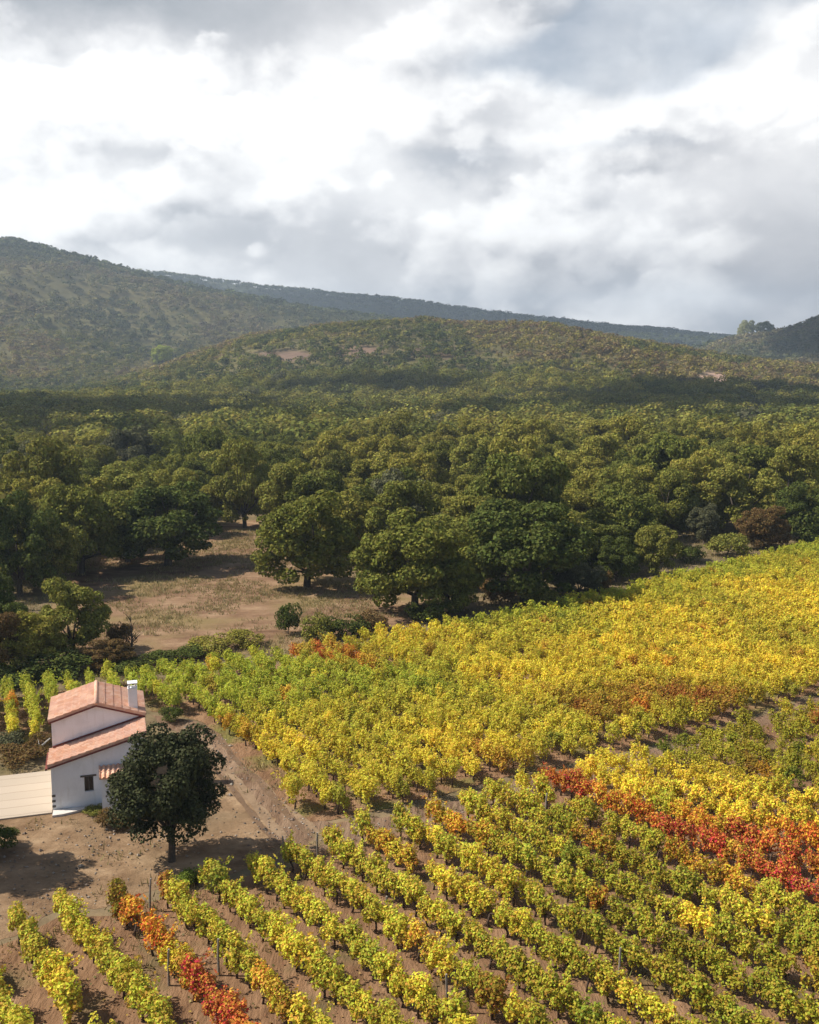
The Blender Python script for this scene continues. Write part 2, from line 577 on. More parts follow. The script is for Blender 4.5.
patch('clearing', [(95, 672), (60, 640), (50, 600), (70, 570), (105, 553), (160, 553), (205, 540), (222, 520), (258, 520), (275, 545), (330, 572), (395, 585), (430, 600),
                   (420, 625), (330, 640), (250, 655), (180, 663)], 0.004, M['clearing'], 1.2, 1.2)
patch('farmyard', [(-120, 800), (-5, 790), (60, 812), (110, 806), (140, 790), (150, 745), (196, 722), (222, 735), (300, 815), (312, 826), (360, 820), (300, 852), (240, 875), (190, 888),
                   (150, 895), (100, 906), (60, 912), (20, 930), (-140, 985)], 0.010, M['yard'], 0.7, 0.4)
patch('dirt_track', [(150, 716), (196, 722), (222, 735), (305, 815), (330, 826), (430, 806), (505, 785), (575, 766), (660, 748), (745, 718), (830, 694), (1010, 640), (1010, 655),
                     (830, 716), (749, 738), (656, 770), (578, 783), (508, 803), (440, 825), (360, 848), (315, 856), (285, 836), (240, 790), (200, 752)], 0.016, M['track'], 0.8, 0.4)


def ribbon(name, px, off, wd, z, mat):
    """a rut along a line on the ground, shifted sideways by off metres"""
    P = [Vector(at(*p)[:2]) for p in px]
    L = []
    for i in range(len(P) - 1):
        k = max(1, int((P[i + 1] - P[i]).length / 0.5))
        L += [P[i].lerp(P[i + 1], t / k) for t in range(k)]
    L.append(P[-1])
    V, fs = [], []
    for i, p in enumerate(L):
        d = (L[min(i + 2, len(L) - 1)] - L[max(i - 2, 0)]).normalized()
        nrm = Vector((-d.y, d.x))
        w1 = wd * (0.35 + 0.9 * float(vnoise(p.x, p.y, 1.1, 2, 5))) * min(1, i / 4 + 0.1, (len(L) - 1 - i) / 4 + 0.1)
        o = off + 0.4 * (float(vnoise(p.x, p.y, 2.5, 2, 15)) - 0.5)
        V += [tuple(p + nrm * (o - w1 / 2)) + (z,), tuple(p + nrm * (o + w1 / 2)) + (z,)]
        if i:
            fs.append((2 * i - 2, 2 * i, 2 * i + 1, 2 * i - 1))
    me = bpy.data.meshes.new(name)
    me.from_pydata(V, [], fs)
    me.update()
    if sum(q.normal.z for q in me.polygons) < 0:
        me.flip_normals()
    me.materials.append(mat)
    tag(link(bpy.data.objects.new(name, me)), kind='structure')


M['rut'] = surf('packed_rut', [(0.3, (0.175, 0.118, 0.073)), (0.5, (0.245, 0.168, 0.106)), (0.7, (0.31, 0.22, 0.142))], 1.2, 8, bump=0.5, bdist=0.1, spec=0.05)
M['rut_dark'] = surf('dark_rut', [(0.3, (0.125, 0.078, 0.048)), (0.7, (0.2, 0.132, 0.084))], 1.2, 8, bump=0.6, bdist=0.12, spec=0.05)  # darker tone for the narrow strip along each wheel rut
TRK = [(188, 724), (208, 742), (240, 778), (278, 822), (300, 842)]
for q, off in enumerate((-0.95, 0.75)):
    ribbon('wheel_rut', TRK, off, 0.5, 0.024 + 0.001 * q, M['rut_dark'])
    ribbon('wheel_rut', TRK, off + 0.55, 0.8, 0.020 + 0.001 * q, M['rut'])
LOW_PX = [(-160, 1010), (15, 938), (60, 916), (110, 916), (152, 903), (195, 891), (245, 878), (285, 868), (315, 853), (360, 843), (400, 834), (440, 820), (508, 798), (578, 776), (656, 764),
          (749, 729), (830, 712), (960, 690)]
UP_PX = [(142, 692), (150, 712), (206, 722), (240, 758), (308, 822), (345, 818), (440, 795), (508, 777), (597, 758), (679, 740), (772, 708), (830, 688), (1010, 640), (1010, 480), (940, 500),
         (819, 549), (740, 569), (640, 594), (560, 614), (460, 633), (380, 645), (300, 661), (210, 674), (150, 681)]
LEFT_PX = [(-70, 752), (50, 745), (140, 712), (142, 690), (148, 681), (40, 694), (-70, 708)]
LOW = [at(*p)[:2] for p in LOW_PX] + [np.array([45, 25]), np.array([30, 12]), np.array([-25, 12])]
UP = [at(*p)[:2] for p in UP_PX]
LEFT = [at(*p)[:2] for p in LEFT_PX]
patch('vineyard_soil', None, 0.022, M['soil'], 0.4, 0.8, LOW)
patch('vineyard_soil', None, 0.022, M['soil2'], 0.4, 0.8, UP)
patch('vineyard_soil', None, 0.028, M['soil2'], 0.3, 0.8, LEFT)


# ------------------------------------------------------------------ leaves
def leaf_quads(c, nrm, size, g, fold=0.25, wid=0.9):
    """kite-shaped leaves: centres c, rough normals nrm, sizes"""
    n = len(c)
    nrm = nrm / (np.linalg.norm(nrm, axis=1, keepdims=True) + 1e-9)
    r = g.normal(size=(n, 3))
    u = np.cross(nrm, r)
    u /= np.linalg.norm(u, axis=1, keepdims=True) + 1e-9
    w = np.cross(nrm, u)
    s = np.asarray(size).reshape(-1, 1) * np.ones((n, 1))
    k = g.uniform(0.75, 1.05, (n, 1))
    V = np.empty((n, 4, 3))
    V[:, 0] = c - u * s * 0.5
    V[:, 1] = c + w * s * wid * 0.5 * k - u * s * 0.08 + nrm * s * fold * 0.4
    V[:, 2] = c + u * s * 0.5
    V[:, 3] = c - w * s * wid * 0.5 * k - u * s * 0.08 + nrm * s * fold * 0.4
    return V.reshape(-1, 3)


def dirs(n, g):
    d = g.normal(size=(n, 3))
    return d / np.linalg.norm(d, axis=1, keepdims=True)


def crown_points(g, R, Rz, zc, nc, nl, low=-0.45, cr=(0.26, 0.42), flat=1.0):
    """leaf centres and normals of a crown made of leafy clumps"""
    d = dirs(nc * 3, g)
    d = d[d[:, 2] > low][:nc]
    rr = g.uniform(0.4, 0.98, (len(d), 1)) ** 0.7
    cc = d * rr * np.array([R, R, Rz])
    C, Nn = [], []
    lop = 1 + 0.25 * g.normal(size=len(d))
    for i, c in enumerate(cc):
        r = g.uniform(*cr) * R * np.clip(lop[i], 0.6, 1.4)
        k = int(nl * (r / (np.mean(cr) * R)) ** 2)
        e = dirs(k, g)
        e[:, 2] = np.abs(e[:, 2]) * np.where(g.random(k) < 0.72, 1, -0.6)
        p = c + e * r * g.uniform(0.72, 1.06, (k, 1)) * np.array([1, 1, 0.8 * flat])
        C.append(p)
        Nn.append(e * 0.8 + g.normal(size=(k, 3)) * 0.6 + np.array([0, 0, 0.35]))
    C = np.concatenate(C)
    C[:, 2] += zc
    return C, np.concatenate(Nn), cc + np.array([0, 0, zc])


def limb_mesh(g, name, mat, hb, r0, targets, n=7, lean=0.0):
    b = MB()
    top = Vector((lean, g.uniform(-0.1, 0.1), hb))
    b.tube([(0, 0, -0.15), (0, 0, 0.05), (lean * 0.35, 0.03, hb * 0.5), top], [r0 * 1.5, r0 * 1.15, r0, r0 * 0.9], n)
    for t in targets:
        t = Vector(t)
        m = top.lerp(t, 0.5) + Vector(g.normal(size=3)) * 0.12 * (t - top).length * 0.5
        b.tube([top - Vector((0, 0, r0 * 0.6)), m, top.lerp(t, 0.95)], [r0 * 0.42, r0 * 0.27, r0 * 0.1], max(4, n - 2))
    return b.mesh(name, mat, True)


# ------------------------------------------------------------------ grapevines
PAL = {
    'yellow green': (0.56, 0.49, 0.055), 'golden yellow': (0.80, 0.63, 0.065), 'fresh green': (0.15, 0.20, 0.03), 'lime green': (0.42, 0.455, 0.05), 'olive green': (0.36, 0.325, 0.035),
    'orange': (0.68, 0.27, 0.04), 'scarlet': (0.60, 0.185, 0.05), 'rust brown': (0.42, 0.18, 0.04),
}
YG, GO, GR, LI, OL, ORG, RED, RU = [PAL[k] for k in PAL]
BROAD = [(20, 960, YG), (70, 960, YG), (230, 985, YG), (330, 950, YG), (420, 960, YG), (520, 900, YG), (480, 850, YG), (600, 920, OL), (700, 980, OL), (560, 1000, OL), (800, 960, OL),
         (720, 930, YG), (420, 880, YG), (640, 800, GO), (700, 815, GO), (770, 838, GO), (819, 860, GO), (700, 770, OL), (770, 785, OL), (819, 750, OL), (819, 790, OL), (600, 860, OL),
         (660, 890, OL), (750, 920, YG), (330, 860, YG), (180, 930, YG),
         (200, 695, LI), (300, 700, LI), (165, 690, LI), (260, 715, LI), (340, 700, LI), (350, 722, YG), (430, 670, YG), (250, 680, LI), (420, 700, LI), (230, 680, LI), (380, 690, LI), (280, 755, GO), (240, 740, YG), (400, 720, YG), (450, 760, GO), (380, 770, YG), (500, 690, GO), (600, 660, GO), (700, 650, GO),
         (800, 620, GO), (430, 650, GO), (500, 640, YG), (480, 630, LI), (600, 600, LI), (700, 580, LI), (790, 558, LI), (700, 610, YG), (819, 575, YG), (560, 735, YG), (560, 640, YG), (740, 670, GO),
         (780, 650, YG), (330, 740, YG), (550, 620, LI), (640, 625, GO), (760, 600, GO)]
LOCAL = [(110, 920, GR, 0.8), (150, 908, RU, 0.6), (60, 1010, GO, 1.2), (190, 893, GR, 0.5), (408, 832, GR, 0.7), (604, 975, RED, 0.5), (640, 1010, GO, 1.0), (690, 945, GO, 1.0), (810, 990, ORG, 0.6),
         (675, 745, GR, 1.0), (660, 765, GR, 0.8), (720, 775, GR, 0.9), (790, 800, GR, 0.9), (640, 820, GR, 0.7), (820, 735, RU, 1.0), (300, 660, RED, 2.0), (325, 664, RED, 2.2), (350, 670, ORG, 2.0), (380, 676, ORG, 1.4),
         (640, 722, ORG, 1.3), (690, 714, RU, 2.6), (600, 720, RU, 2.6), (730, 708, RU, 1.6), (655, 705, RU, 2.4), (570, 712, RU, 1.8), (480, 770, RU, 1.2), (510, 775, RU, 1.0), (610, 755, GR, 0.9), (560, 765, GR, 0.8), (440, 796, OL, 1.2), (345, 815, GR, 0.7), (410, 800, GR, 0.7),
         (255, 745, ORG, 0.7), (10, 720, ORG, 0.7), (480, 900, GR, 0.7), (560, 880, GR, 0.8), (640, 930, GR, 0.7), (700, 900, GR, 0.8), (580, 960, GR, 0.7), (270, 1030, RU, 0.7)]
# stretches of a row that have turned: from, to, half width in metres, colour
# (row, from pixel row, to pixel row, strength)
STRIP = [(2, 915, 972, 0.95, ORG), (2, 972, 988, 0.9, GO), (2, 990, 1075, 0.95, RED), (3, 895, 912, 0.8, RU), (3, 1000, 1040, 0.4, ORG), (4, 950, 990, 0.5, GO), (8, 853, 890, 0.5, ORG), (8, 890, 925, 0.5, GO), (10, 826, 858, 0.5, ORG),
         (9, 880, 905, 0.5, GO), (14, 780, 812, 0.9, RED), (14, 812, 835, 1.0, ORG), (14, 835, 935, 1.1, RED), (15, 825, 850, 0.8, ORG), (15, 846, 915, 1.1, RED), (13, 870, 905, 0.5, ORG), (16, 800, 845, 0.7, GO), (16, 840, 905, 1.0, ORG), (17, 780, 880, 0.8, GO),
         (18, 780, 870, 0.6, GO), (6, 955, 980, 0.35, ORG), (12, 850, 870, 0.4, ORG), (5, 1000, 1030, 0.5, GO)]
bP = np.array([at(a, b)[:2] for a, b, _ in BROAD])
bC = np.array([c for *_, c in BROAD])
lP = np.array([at(a, b)[:2] for a, b, *_ in LOCAL])
lC = np.array([c[2] for c in LOCAL])
lR = np.array([c[3] for c in LOCAL])


def vine_colour(P, g, row, pv, blk):
    n = len(P)
    d2 = ((P[:, None] - bP[None]) ** 2).sum(-1)
    sc = 0.09 * np.hypot(P[:, 0], P[:, 1])
    w = 1 / (d2 / sc[:, None] ** 2 + 0.15) ** 2
    c = (w[..., None] * bC).sum(1) / w.sum(1)[:, None]
    pick = bC[d2.argmin(1)]
    # neighbours differ: some vines turn earlier than others
    r = g.random(n)
    names = np.array([YG, GO, OL, LI, GR, ORG, RU])
    rnd = names[g.choice(7, n, p=[0.30, 0.36, 0.13, 0.10, 0.03, 0.03, 0.05])]
    k = np.where(r < 0.26, 0.5, 0.1)[:, None]
    c = c * (1 - k) + rnd * k
    lw = np.exp(-((((P[:, None] - lP[None]) ** 2).sum(-1)) / lR ** 2) ** 1.5)
    sd_ = np.zeros((n, len(STRIP)))
    for q, (k_, v0, v1, am, cc) in enumerate(STRIP):
        sd_[:, q] = am * (blk == 0) * (row == k_) * sstep(v0 - 6, v0 + 6, pv) * (1 - sstep(v1 - 6, v1 + 6, pv)) * np.where(g.random(n) < 0.1, 0.4, g.uniform(0.85, 1.1, n))
    lw = np.c_[lw, sd_]
    lC_ = np.concatenate([lC, np.array([c for *_, c in STRIP])])
    lw *= np.where(blk == 1, g.uniform(0.25, 1.15, n), g.uniform(0.75, 1.2, n))[:, None]
    t = np.clip(lw.max(1), 0, 1)[:, None]
    lc = (lw[..., None] * lC_).sum(1) / (lw.sum(1)[:, None] + 1e-9)
    c = c * (1 - t) + lc * t
    return c * g.uniform(0.82, 1.15, (n, 1))


def tone(c):
    names = list(PAL)
    A = np.array([PAL[k] for k in names])
    a = np.asarray(c) / np.linalg.norm(c)
    b = A / np.linalg.norm(A, axis=1, keepdims=True)
    return names[int((((b - a) ** 2).sum(1) + 0.15 * ((A.sum(1) - np.sum(c)) ** 2)).argmin())]


def vine_leaves(g, nl, ls):
    """leaf centres/normals of one vine, its row running along local x"""
    lobes = []
    for k in range(g.integers(6, 9)):
        lobes.append((g.uniform(-0.46, 0.46), g.normal() * 0.07, g.uniform(0.82, 1.36), g.uniform(0.2, 0.31), g.uniform(0.24, 0.38)))
    for k in range(g.integers(4, 7)):   # drooping shoots
        lobes.append((g.uniform(-0.5, 0.5), g.choice([-1, 1]) * g.uniform(0.1, 0.3), g.uniform(0.58, 0.9), g.uniform(0.12, 0.19), g.uniform(0.22, 0.34)))
    C, Nn = [], []
    wts = np.array([l[3] * l[4] for l in lobes])
    wts /= wts.sum()
    for l, w in zip(lobes, wts):
        k = max(3, int(nl * 0.86 * w))
        e = dirs(k, g)
        r = g.uniform(0.6, 1.1, (k, 1))
        C.append(np.array(l[:3]) + e * r * np.array([l[3] * 1.15, l[3] * 0.95, l[4]]))
        Nn.append(e * 0.85 + g.normal(size=(k, 3)) * 0.42 + np.array([0, 0, 0.45]))
    ns = g.integers(4, 8)
    for k in range(ns):                 # upright shoots
        m = max(2, int(nl * 0.14 / ns))
        p0 = np.array([g.uniform(-0.5, 0.5), g.normal() * 0.12, g.uniform(0.9, 1.15)])
        d = np.array([g.normal() * 0.3, g.normal() * 0.3, g.uniform(0.3, 0.6)])
        t = g.random((m, 1))
        C.append(p0 + d * t + g.normal(size=(m, 3)) * 0.05)
        Nn.append(g.normal(size=(m, 3)) + np.array([0, 0, 0.3]))
    return np.concatenate(C), np.concatenate(Nn)


VM = []
for i in range(14):
    g = np.random.default_rng(100 + i)
    C, Nn = vine_leaves(g, 1250, 0.12)
    Q = leaf_quads(C, Nn, g.uniform(0.075, 0.135, len(C)), g)
    fm = quads_mesh('grapevine_foliage', Q, M['vine_leaf'], fl=np.repeat(g.random(len(C)), 4))
    b = MB()
    h = g.uniform(0.5, 0.65)
    j = g.normal(size=(4, 2)) * 0.05
    b.tube([(0, 0, -0.1), (j[0, 0], j[0, 1], h * 0.4), (j[1, 0], j[1, 1], h)], [0.055, 0.04, 0.05], 6)
    for s in (-1, 1):
        b.tube([(j[1, 0], j[1, 1], h - 0.03), (s * 0.25, j[2, 1], h + 0.12), (s * 0.5, j[3, 1], h + 0.2)], [0.035, 0.025, 0.014], 5)
    for _ in range(3):
        x = g.uniform(-0.4, 0.4)
        b.tube([(x, 0, h + 0.1), (x + g.normal() * 0.15, g.normal() * 0.15, h + 0.6)], [0.012, 0.006], 4)
    VM.append((fm, b.mesh('grapevine_trunk', M['vine_bark'], True)))


def rows(poly, azd, n0, sp, step, g, gap=0.05, wob=0.12):
    """plants along parallel rows inside a plot; returns x, y, row number, place in the row"""
    a = math.radians(azd)
    nn = np.array([math.cos(a), math.sin(a)])
    dd = np.array([math.sin(a), -math.cos(a)])
    P = np.array(poly)
    lo, hi = (P @ nn).min(), (P @ nn).max()
    k0, k1 = math.ceil((lo - n0) / sp), math.floor((hi - n0) / sp)
    t0, t1 = (P @ dd).min(), (P @ dd).max()
    out = []
    for k in range(k0, k1 + 1):
        t = np.arange(t0, t1, step) + g.uniform(0, step)
        t = t + g.normal(size=len(t)) * 0.1
        off = n0 + k * sp + g.normal(size=len(t)) * wob
        q = nn * off[:, None] + dd * t[:, None]
        ok = inpoly(q[:, 0], q[:, 1], poly)
        q = q[ok]
        keep = g.random(len(q)) > gap
        q = q[keep]
        for j, p in enumerate(q):
            out.append((p[0], p[1], k, j, azd))
    return out


g = np.random.default_rng(3)
vl = np.array(rows(LOW, 38, 11.12, 2.07, 0.95, g, 0.025, 0.07))
vu = np.array(rows(UP, 33, 0.4, 1.75, 0.85, g, 0.02, 0.12))
vf = np.array(rows(LEFT, 24, 1.8, 1.44, 0.95, g, 0.03, 0.1))
ALLV = np.concatenate([np.c_[vl, np.zeros(len(vl))], np.c_[vu, np.ones(len(vu))], np.c_[vf, np.full(len(vf), 2)]])
u_, v_, fw_ = proj(np.c_[ALLV[:, :2], np.full(len(ALLV), 0.8)])
vis = (u_ > -170) & (u_ < 1010) & (v_ < 1150) & (v_ > 0)
ALLV, u_, v_, fw_ = ALLV[vis], u_[vis], v_[vis], fw_[vis]
VC = vine_colour(ALLV[:, :2], g, ALLV[:, 2], proj(np.c_[ALLV[:, :2], np.zeros(len(ALLV))])[1], ALLV[:, 5])
# keep the house, the chimney side and the debris free of vines
HB = at(53, 812)
inside = (u_ > -14) & (u_ < 832) & (v_ < 1036) & (ALLV[:, 5] == 0)
order = np.where(inside)[0][np.argsort(fw_[inside])]
IND = set(order[:300].tolist())

ORD = ['', 'first', 'second', 'third', 'fourth', 'fifth', 'sixth', 'seventh', 'eighth', 'ninth', 'tenth', 'eleventh', 'twelfth', 'thirteenth', 'fourteenth', 'fifteenth', 'sixteenth',
       'seventeenth', 'eighteenth', 'nineteenth', 'twentieth']
TENS = {2: 'twenty', 3: 'thirty', 4: 'forty'}


def ordinal(n):
    if n <= 20:
        return ORD[n]
    if n % 10 == 0:
        return {3: 'thirtieth', 4: 'fortieth'}[n // 10]
    return TENS[n // 10] + '-' + ORD[n % 10]


def hsv_shift_sat(c, s):
    m = c.mean(-1, keepdims=True)
    return np.clip(m + (c - m) * s, 0.003, 1)


kmin = int(min(ALLV[i, 2] for i in IND))
for i in sorted(IND):
    x, y, k, j, azd, _ = ALLV[i]
    gi = np.random.default_rng(7000 + i)
    fm, tm = VM[int(gi.integers(len(VM)))]
    rz = math.radians(azd - 90) + (PI if gi.random() < 0.5 else 0)
    r = empty('grapevine', (x, y, 0.02), rz,
              f"{tone(VC[i])} grapevine, {ordinal(int(j) + 1)} plant from the track in the {ordinal(int(k) - kmin + 1)} row from the left",
              'grapevine', 'grapevines in the nearer plot')
    s = gi.uniform(0.9, 1.2)
    r.scale = (gi.uniform(0.95, 1.15), s * gi.uniform(0.9, 1.1), s * 1.0)
    f = link(bpy.data.objects.new('foliage', fm), r)
    f.color = (*VC[i], 1)
    link(bpy.data.objects.new('trunk', tm), r)

# the other vines: one mass
QS, CS, FS, TS = [], [], [], MB()
for i in range(len(ALLV)):
    if i in IND:
        continue
    x, y, k, j, azd, blk = ALLV[i]
    gi = np.random.default_rng(9000 + i)
    dist = fw_[i]
    nl = 800 if dist < 62 else 640 if dist < 85 else 420
    ls = 0.112 if dist < 62 else 0.122 if dist < 85 else 0.155
    C, Nn = vine_leaves(gi, nl, ls)
    Q = leaf_quads(C, Nn, gi.uniform(0.75, 1.2, len(C)) * ls, gi)
    a = math.radians(azd - 90)
    ca, sa = math.cos(a), math.sin(a)
    s = gi.uniform(0.84, 1.16) * (1.04 if blk == 0 else 1.2)
    Q = Q * np.array([gi.uniform(0.95, 1.2), s * (0.8 if blk == 2 else 1.0 if blk == 0 else 1.02), s * (1.0 if blk == 0 else 0.94)])
    Q = np.c_[Q[:, 0] * ca - Q[:, 1] * sa + x, Q[:, 0] * sa + Q[:, 1] * ca + y, Q[:, 2] + 0.02]
    QS.append(Q)
    CS.append(np.repeat(VC[i][None], len(Q), 0))
    FS.append(np.repeat(gi.random(len(C)), 4))
    if dist < 75:
        TS.tube([(x, y, -0.05), (x + gi.normal() * 0.04, y + gi.normal() * 0.04, 0.6)], [0.055, 0.04], 5)
me = quads_mesh('vine_foliage', np.concatenate(QS), M['vine_leaf_mass'], np.concatenate(CS), np.concatenate(FS))
root = bpy.data.objects.new('vineyard_rows', me)
link(root)
tag(root, 'yellow and green grapevines massed in rows across the farther vineyard plot', 'grapevines', kind='stuff')
TS.build('trunk', M['vine_bark'], root, True)['kind'] = 'stuff'

# fallen leaves and weeds under the rows
g = np.random.default_rng(21)
near = ALLV[(fw_ < 75)]
sel = near[g.integers(0, len(near), 9000)]
c = np.c_[sel[:, :2] + g.normal(size=(9000, 2)) * 0.5, np.full(9000, 0.05) + g.random(9000) * 0.05]
Q = leaf_quads(c, g.normal(size=(9000, 3)) * 0.5 + np.array([0, 0, 1]), g.uniform(0.08, 0.14, 9000), g)
lc = np.array([(0.30, 0.19, 0.06), (0.2, 0.1, 0.045), (0.36, 0.25, 0.05), (0.15, 0.15, 0.05)])[g.integers(0, 4, 9000)]
o = link(bpy.data.objects.new('fallen_leaves', quads_mesh('fallen_leaves', Q, M['grass'], np.repeat(lc, 4, 0), np.repeat(g.random(9000), 4))))
tag(o, 'brown and yellow fallen leaves scattered under the vine rows', 'leaf litter', kind='stuff')

# stakes standing in the rows
sm = []
for i in range(3):
    b = MB()
    b.tube([(0, 0, -0.2), (0.01 * i, 0.01, 0.8), (0.03, -0.02, 1.55)], [0.055, 0.05, 0.042], 8)
    sm.append(b.mesh('vine_stake', M['stake']))
STK = [(169, 986, 'grey wooden stake beside the scarlet vines near the bottom left'), (150, 911, 'stake holding the rust brown vine at the row end by the farmyard'),
       (219, 976, 'weathered stake in the row just right of the scarlet vines'), (447, 1012, 'short pale stake among the vines at the bottom centre'), (285, 866, 'stake under the row end right of the round tree shadow'),
       (618, 985, 'pale stake beside the single red vine at the lower right'), (720, 985, 'pale stake standing in the olive rows at the lower right'), (318, 862, 'dark stake at the row end where dirt track meets farmyard'),
       (545, 822, 'stake at the upper end of the red vine row'), (690, 905, 'stake in the green row just below the red vines'), (385, 930, 'stake among golden vines left of the bottom centre')]
for i, (px, py, lab) in enumerate(STK):
    p = at(px, py)
    o = bpy.data.objects.new('vine_stake', sm[i % 3])
    o.location = (p[0], p[1], 0.02)
    o.rotation_euler = (random.uniform(-.06, .06), random.uniform(-.06, .06), i)
    link(o)
    tag(o, lab, 'stake', 'stakes in the vine rows')

# ------------------------------------------------------------------ farmhouse
HA = math.radians(17)
house = empty('farmhouse', (HB[0], HB[1], 0), HA, 'white plastered farmhouse with terracotta tiled roofs beside the farmyard', 'house')
W_, D0, D1 = 5.0, 2.4, 6.3
ZL, ZR = 2.62, 3.95            # wall tops of the front wing, left and right
EL, AP, ER, SA = 4.35, 5.08, 4.22, 2.45


def zf(s):
    return ZL + (ZR - ZL) * s / W_


# walls of the front wing with the window opening
w0, w1, wz0, wz1 = 1.70, 2.18, 0.93, 1.80
b = MB()
b.poly([(0, 0, -0.2), (w0, 0, -0.2), (w0, 0, zf(w0)), (0, 0, zf(0))])
b.poly([(w1, 0, -0.2), (W_, 0, -0.2), (W_, 0, ZR), (w1, 0, zf(w1))])
b.poly([(w0, 0, -0.2), (w1, 0, -0.2), (w1, 0, wz0), (w0, 0, wz0)])
b.poly([(w0, 0, wz1), (w1, 0, wz1), (w1, 0, zf(w1)), (w0, 0, zf(w0))])
r_ = 0.22
b.poly([(w0, 0, wz0), (w0, r_, wz0), (w0, r_, wz1), (w0, 0, wz1)])
b.poly([(w1, r_, wz0), (w1, 0, wz0), (w1, 0, wz1), (w1, r_, wz1)])
b.poly([(w0, 0, wz0), (w1, 0, wz0), (w1, r_, wz0), (w0, r_, wz0)])
b.poly([(w0, r_, wz1), (w1, r_, wz1), (w1, 0, wz1), (w0, 0, wz1)])
b.poly([(0, D0, -0.2), (0, 0, -0.2), (0, 0, ZL), (0, D0, ZL)])
b.poly([(W_, 0, -0.2), (W_, D0, -0.2), (W_, D0, ZR), (W_, 0, ZR)])
# main block
for y in (D0, D1):
    q = [(0, y, -0.2), (W_, y, -0.2), (W_, y, ER), (SA, y, AP), (0, y, EL)]
    b.poly(q if y == D0 else q[::-1])
b.poly([(0, D1, -0.2), (0, D0 + 0.001, -0.2), (0, D0 + 0.001, EL), (0, D1, EL)])
b.poly([(W_, D0 + 0.001, -0.2), (W_, D1, -0.2), (W_, D1, ER), (W_, D0 + 0.001, ER)])
b.build('wall', M['plaster'], house)


def tiled(name, e0, e1, r0, r1, parent, pitch=0.24, course=0.42):
    """barrel-tiled slope: eave e0-e1, upper edge r0-r1"""
    e0, e1, r0, r1 = [np.array(p, float) for p in (e0, e1, r0, r1)]
    le = np.linalg.norm(e1 - e0)
    lu = np.linalg.norm(r0 - e0)
    nrm = np.cross(e1 - e0, r0 - e0)
    nrm /= np.linalg.norm(nrm)
    if nrm[2] < 0:
        nrm = -nrm
    nx = int(le / pitch) * 6
    nc = max(2, int(lu / course))
    ts = []
    for c in range(nc):
        ts += [(c / nc, 0.035), ((c + 0.97) / nc, 0.0)]
    V = []
    for t, lift in ts:
        for i in range(nx + 1):
            s = i / nx
            p = (e0 * (1 - s) + e1 * s) * (1 - t) + (r0 * (1 - s) + r1 * s) * t
            h = 0.055 * math.cos(2 * PI * i / 6) + lift + 0.10
            V.append(p + nrm * h)
    nb = len(V)
    for t in (0, 1):
        for s in (0, 1):
            V.append((e0 * (1 - s) + e1 * s) * (1 - t) + (r0 * (1 - s) + r1 * s) * t + nrm * 0.012)
    fs = []
    m = nx + 1
    for j in range(len(ts) - 1):
        for i in range(nx):
            fs.append((j * m + i, j * m + i + 1, (j + 1) * m + i + 1, (j + 1) * m + i))
    last = (len(ts) - 1) * m
    fs.append(tuple([nb, nb + 1] + [i for i in range(nx, -1, -1)]))
    fs.append(tuple([nb + 3, nb + 2] + [last + i for i in range(nx + 1)]))
    fs.append(tuple([nb + 2, nb] + [j * m for j in range(len(ts))]))
    fs.append(tuple([nb + 1, nb + 3] + [j * m + nx for j in range(len(ts) - 1, -1, -1)]))
    fs.append((nb, nb + 2, nb + 3, nb + 1))
    me = bpy.data.meshes.new(name)
    me.from_pydata([tuple(v) for v in V], [], fs)
    me.update()
    me.materials.append(M['tile'])
    return link(bpy.data.objects.new(name, me), parent)


sl = (AP - EL) / SA
sr = (AP - ER) / (W_ - SA)
o_ = 0.14
roof = tiled('roof', (-o_, D1 + o_, EL - sl * o_), (-o_, D0 - o_, EL - sl * o_), (SA, D1 + o_, AP), (SA, D0 - o_, AP), house)
tiled('roof', (W_ + o_, D0 - o_, ER - sr * o_), (W_ + o_, D1 + o_, ER - sr * o_), (SA, D0 - o_, AP), (SA, D1 + o_, AP), house)
b = MB()
b.tube([(SA, D0 - o_ - 0.02, AP + 0.12), (SA, D1 + o_, AP + 0.12)], [0.11, 0.11], 8)
b.build('ridge_tile', M['tile'], roof, True)
sw = (ZR - ZL) / W_
wing = tiled('roof', (-o_, D0 - 0.03, ZL - sw * o_), (-o_, -o_, ZL - sw * o_), (W_ + o_, D0 - 0.03, ZR + sw * o_), (W_ + o_, -o_, ZR + sw * o_), house)
b = MB()
y = D0 - o_ + 0.03
b.beam((-o_, y, EL - sl * o_ - 0.035), (SA, y, AP - 0.035), 0.10, 0.09)
b.beam((SA, y + 0.004, AP - 0.035), (W_ + o_, y + 0.004, ER - sr * o_ - 0.035), 0.10, 0.09)
b.build('verge_board', M['trim'], house)
b = MB()
b.beam((-o_, -o_ + 0.03, ZL - sw * o_ - 0.035), (W_ + o_, -o_ + 0.03, ZR + sw * o_ - 0.035), 0.10, 0.09)
b.build('verge_board', M['trim'], house)
b = MB()
b.beam((0.02, D0 - 0.05, zf(0) + 0.22), (W_, D0 - 0.05, zf(W_) + 0.22), 0.09, 0.07)
b.build('flashing', M['trim'], house)
b = MB()
b.beam((-0.22, D0 - 0.1, ZL - 0.08), (-0.22, -0.25, ZL - 0.08), 0.12, 0.1)
b.build('gutter', M['trim'], house)
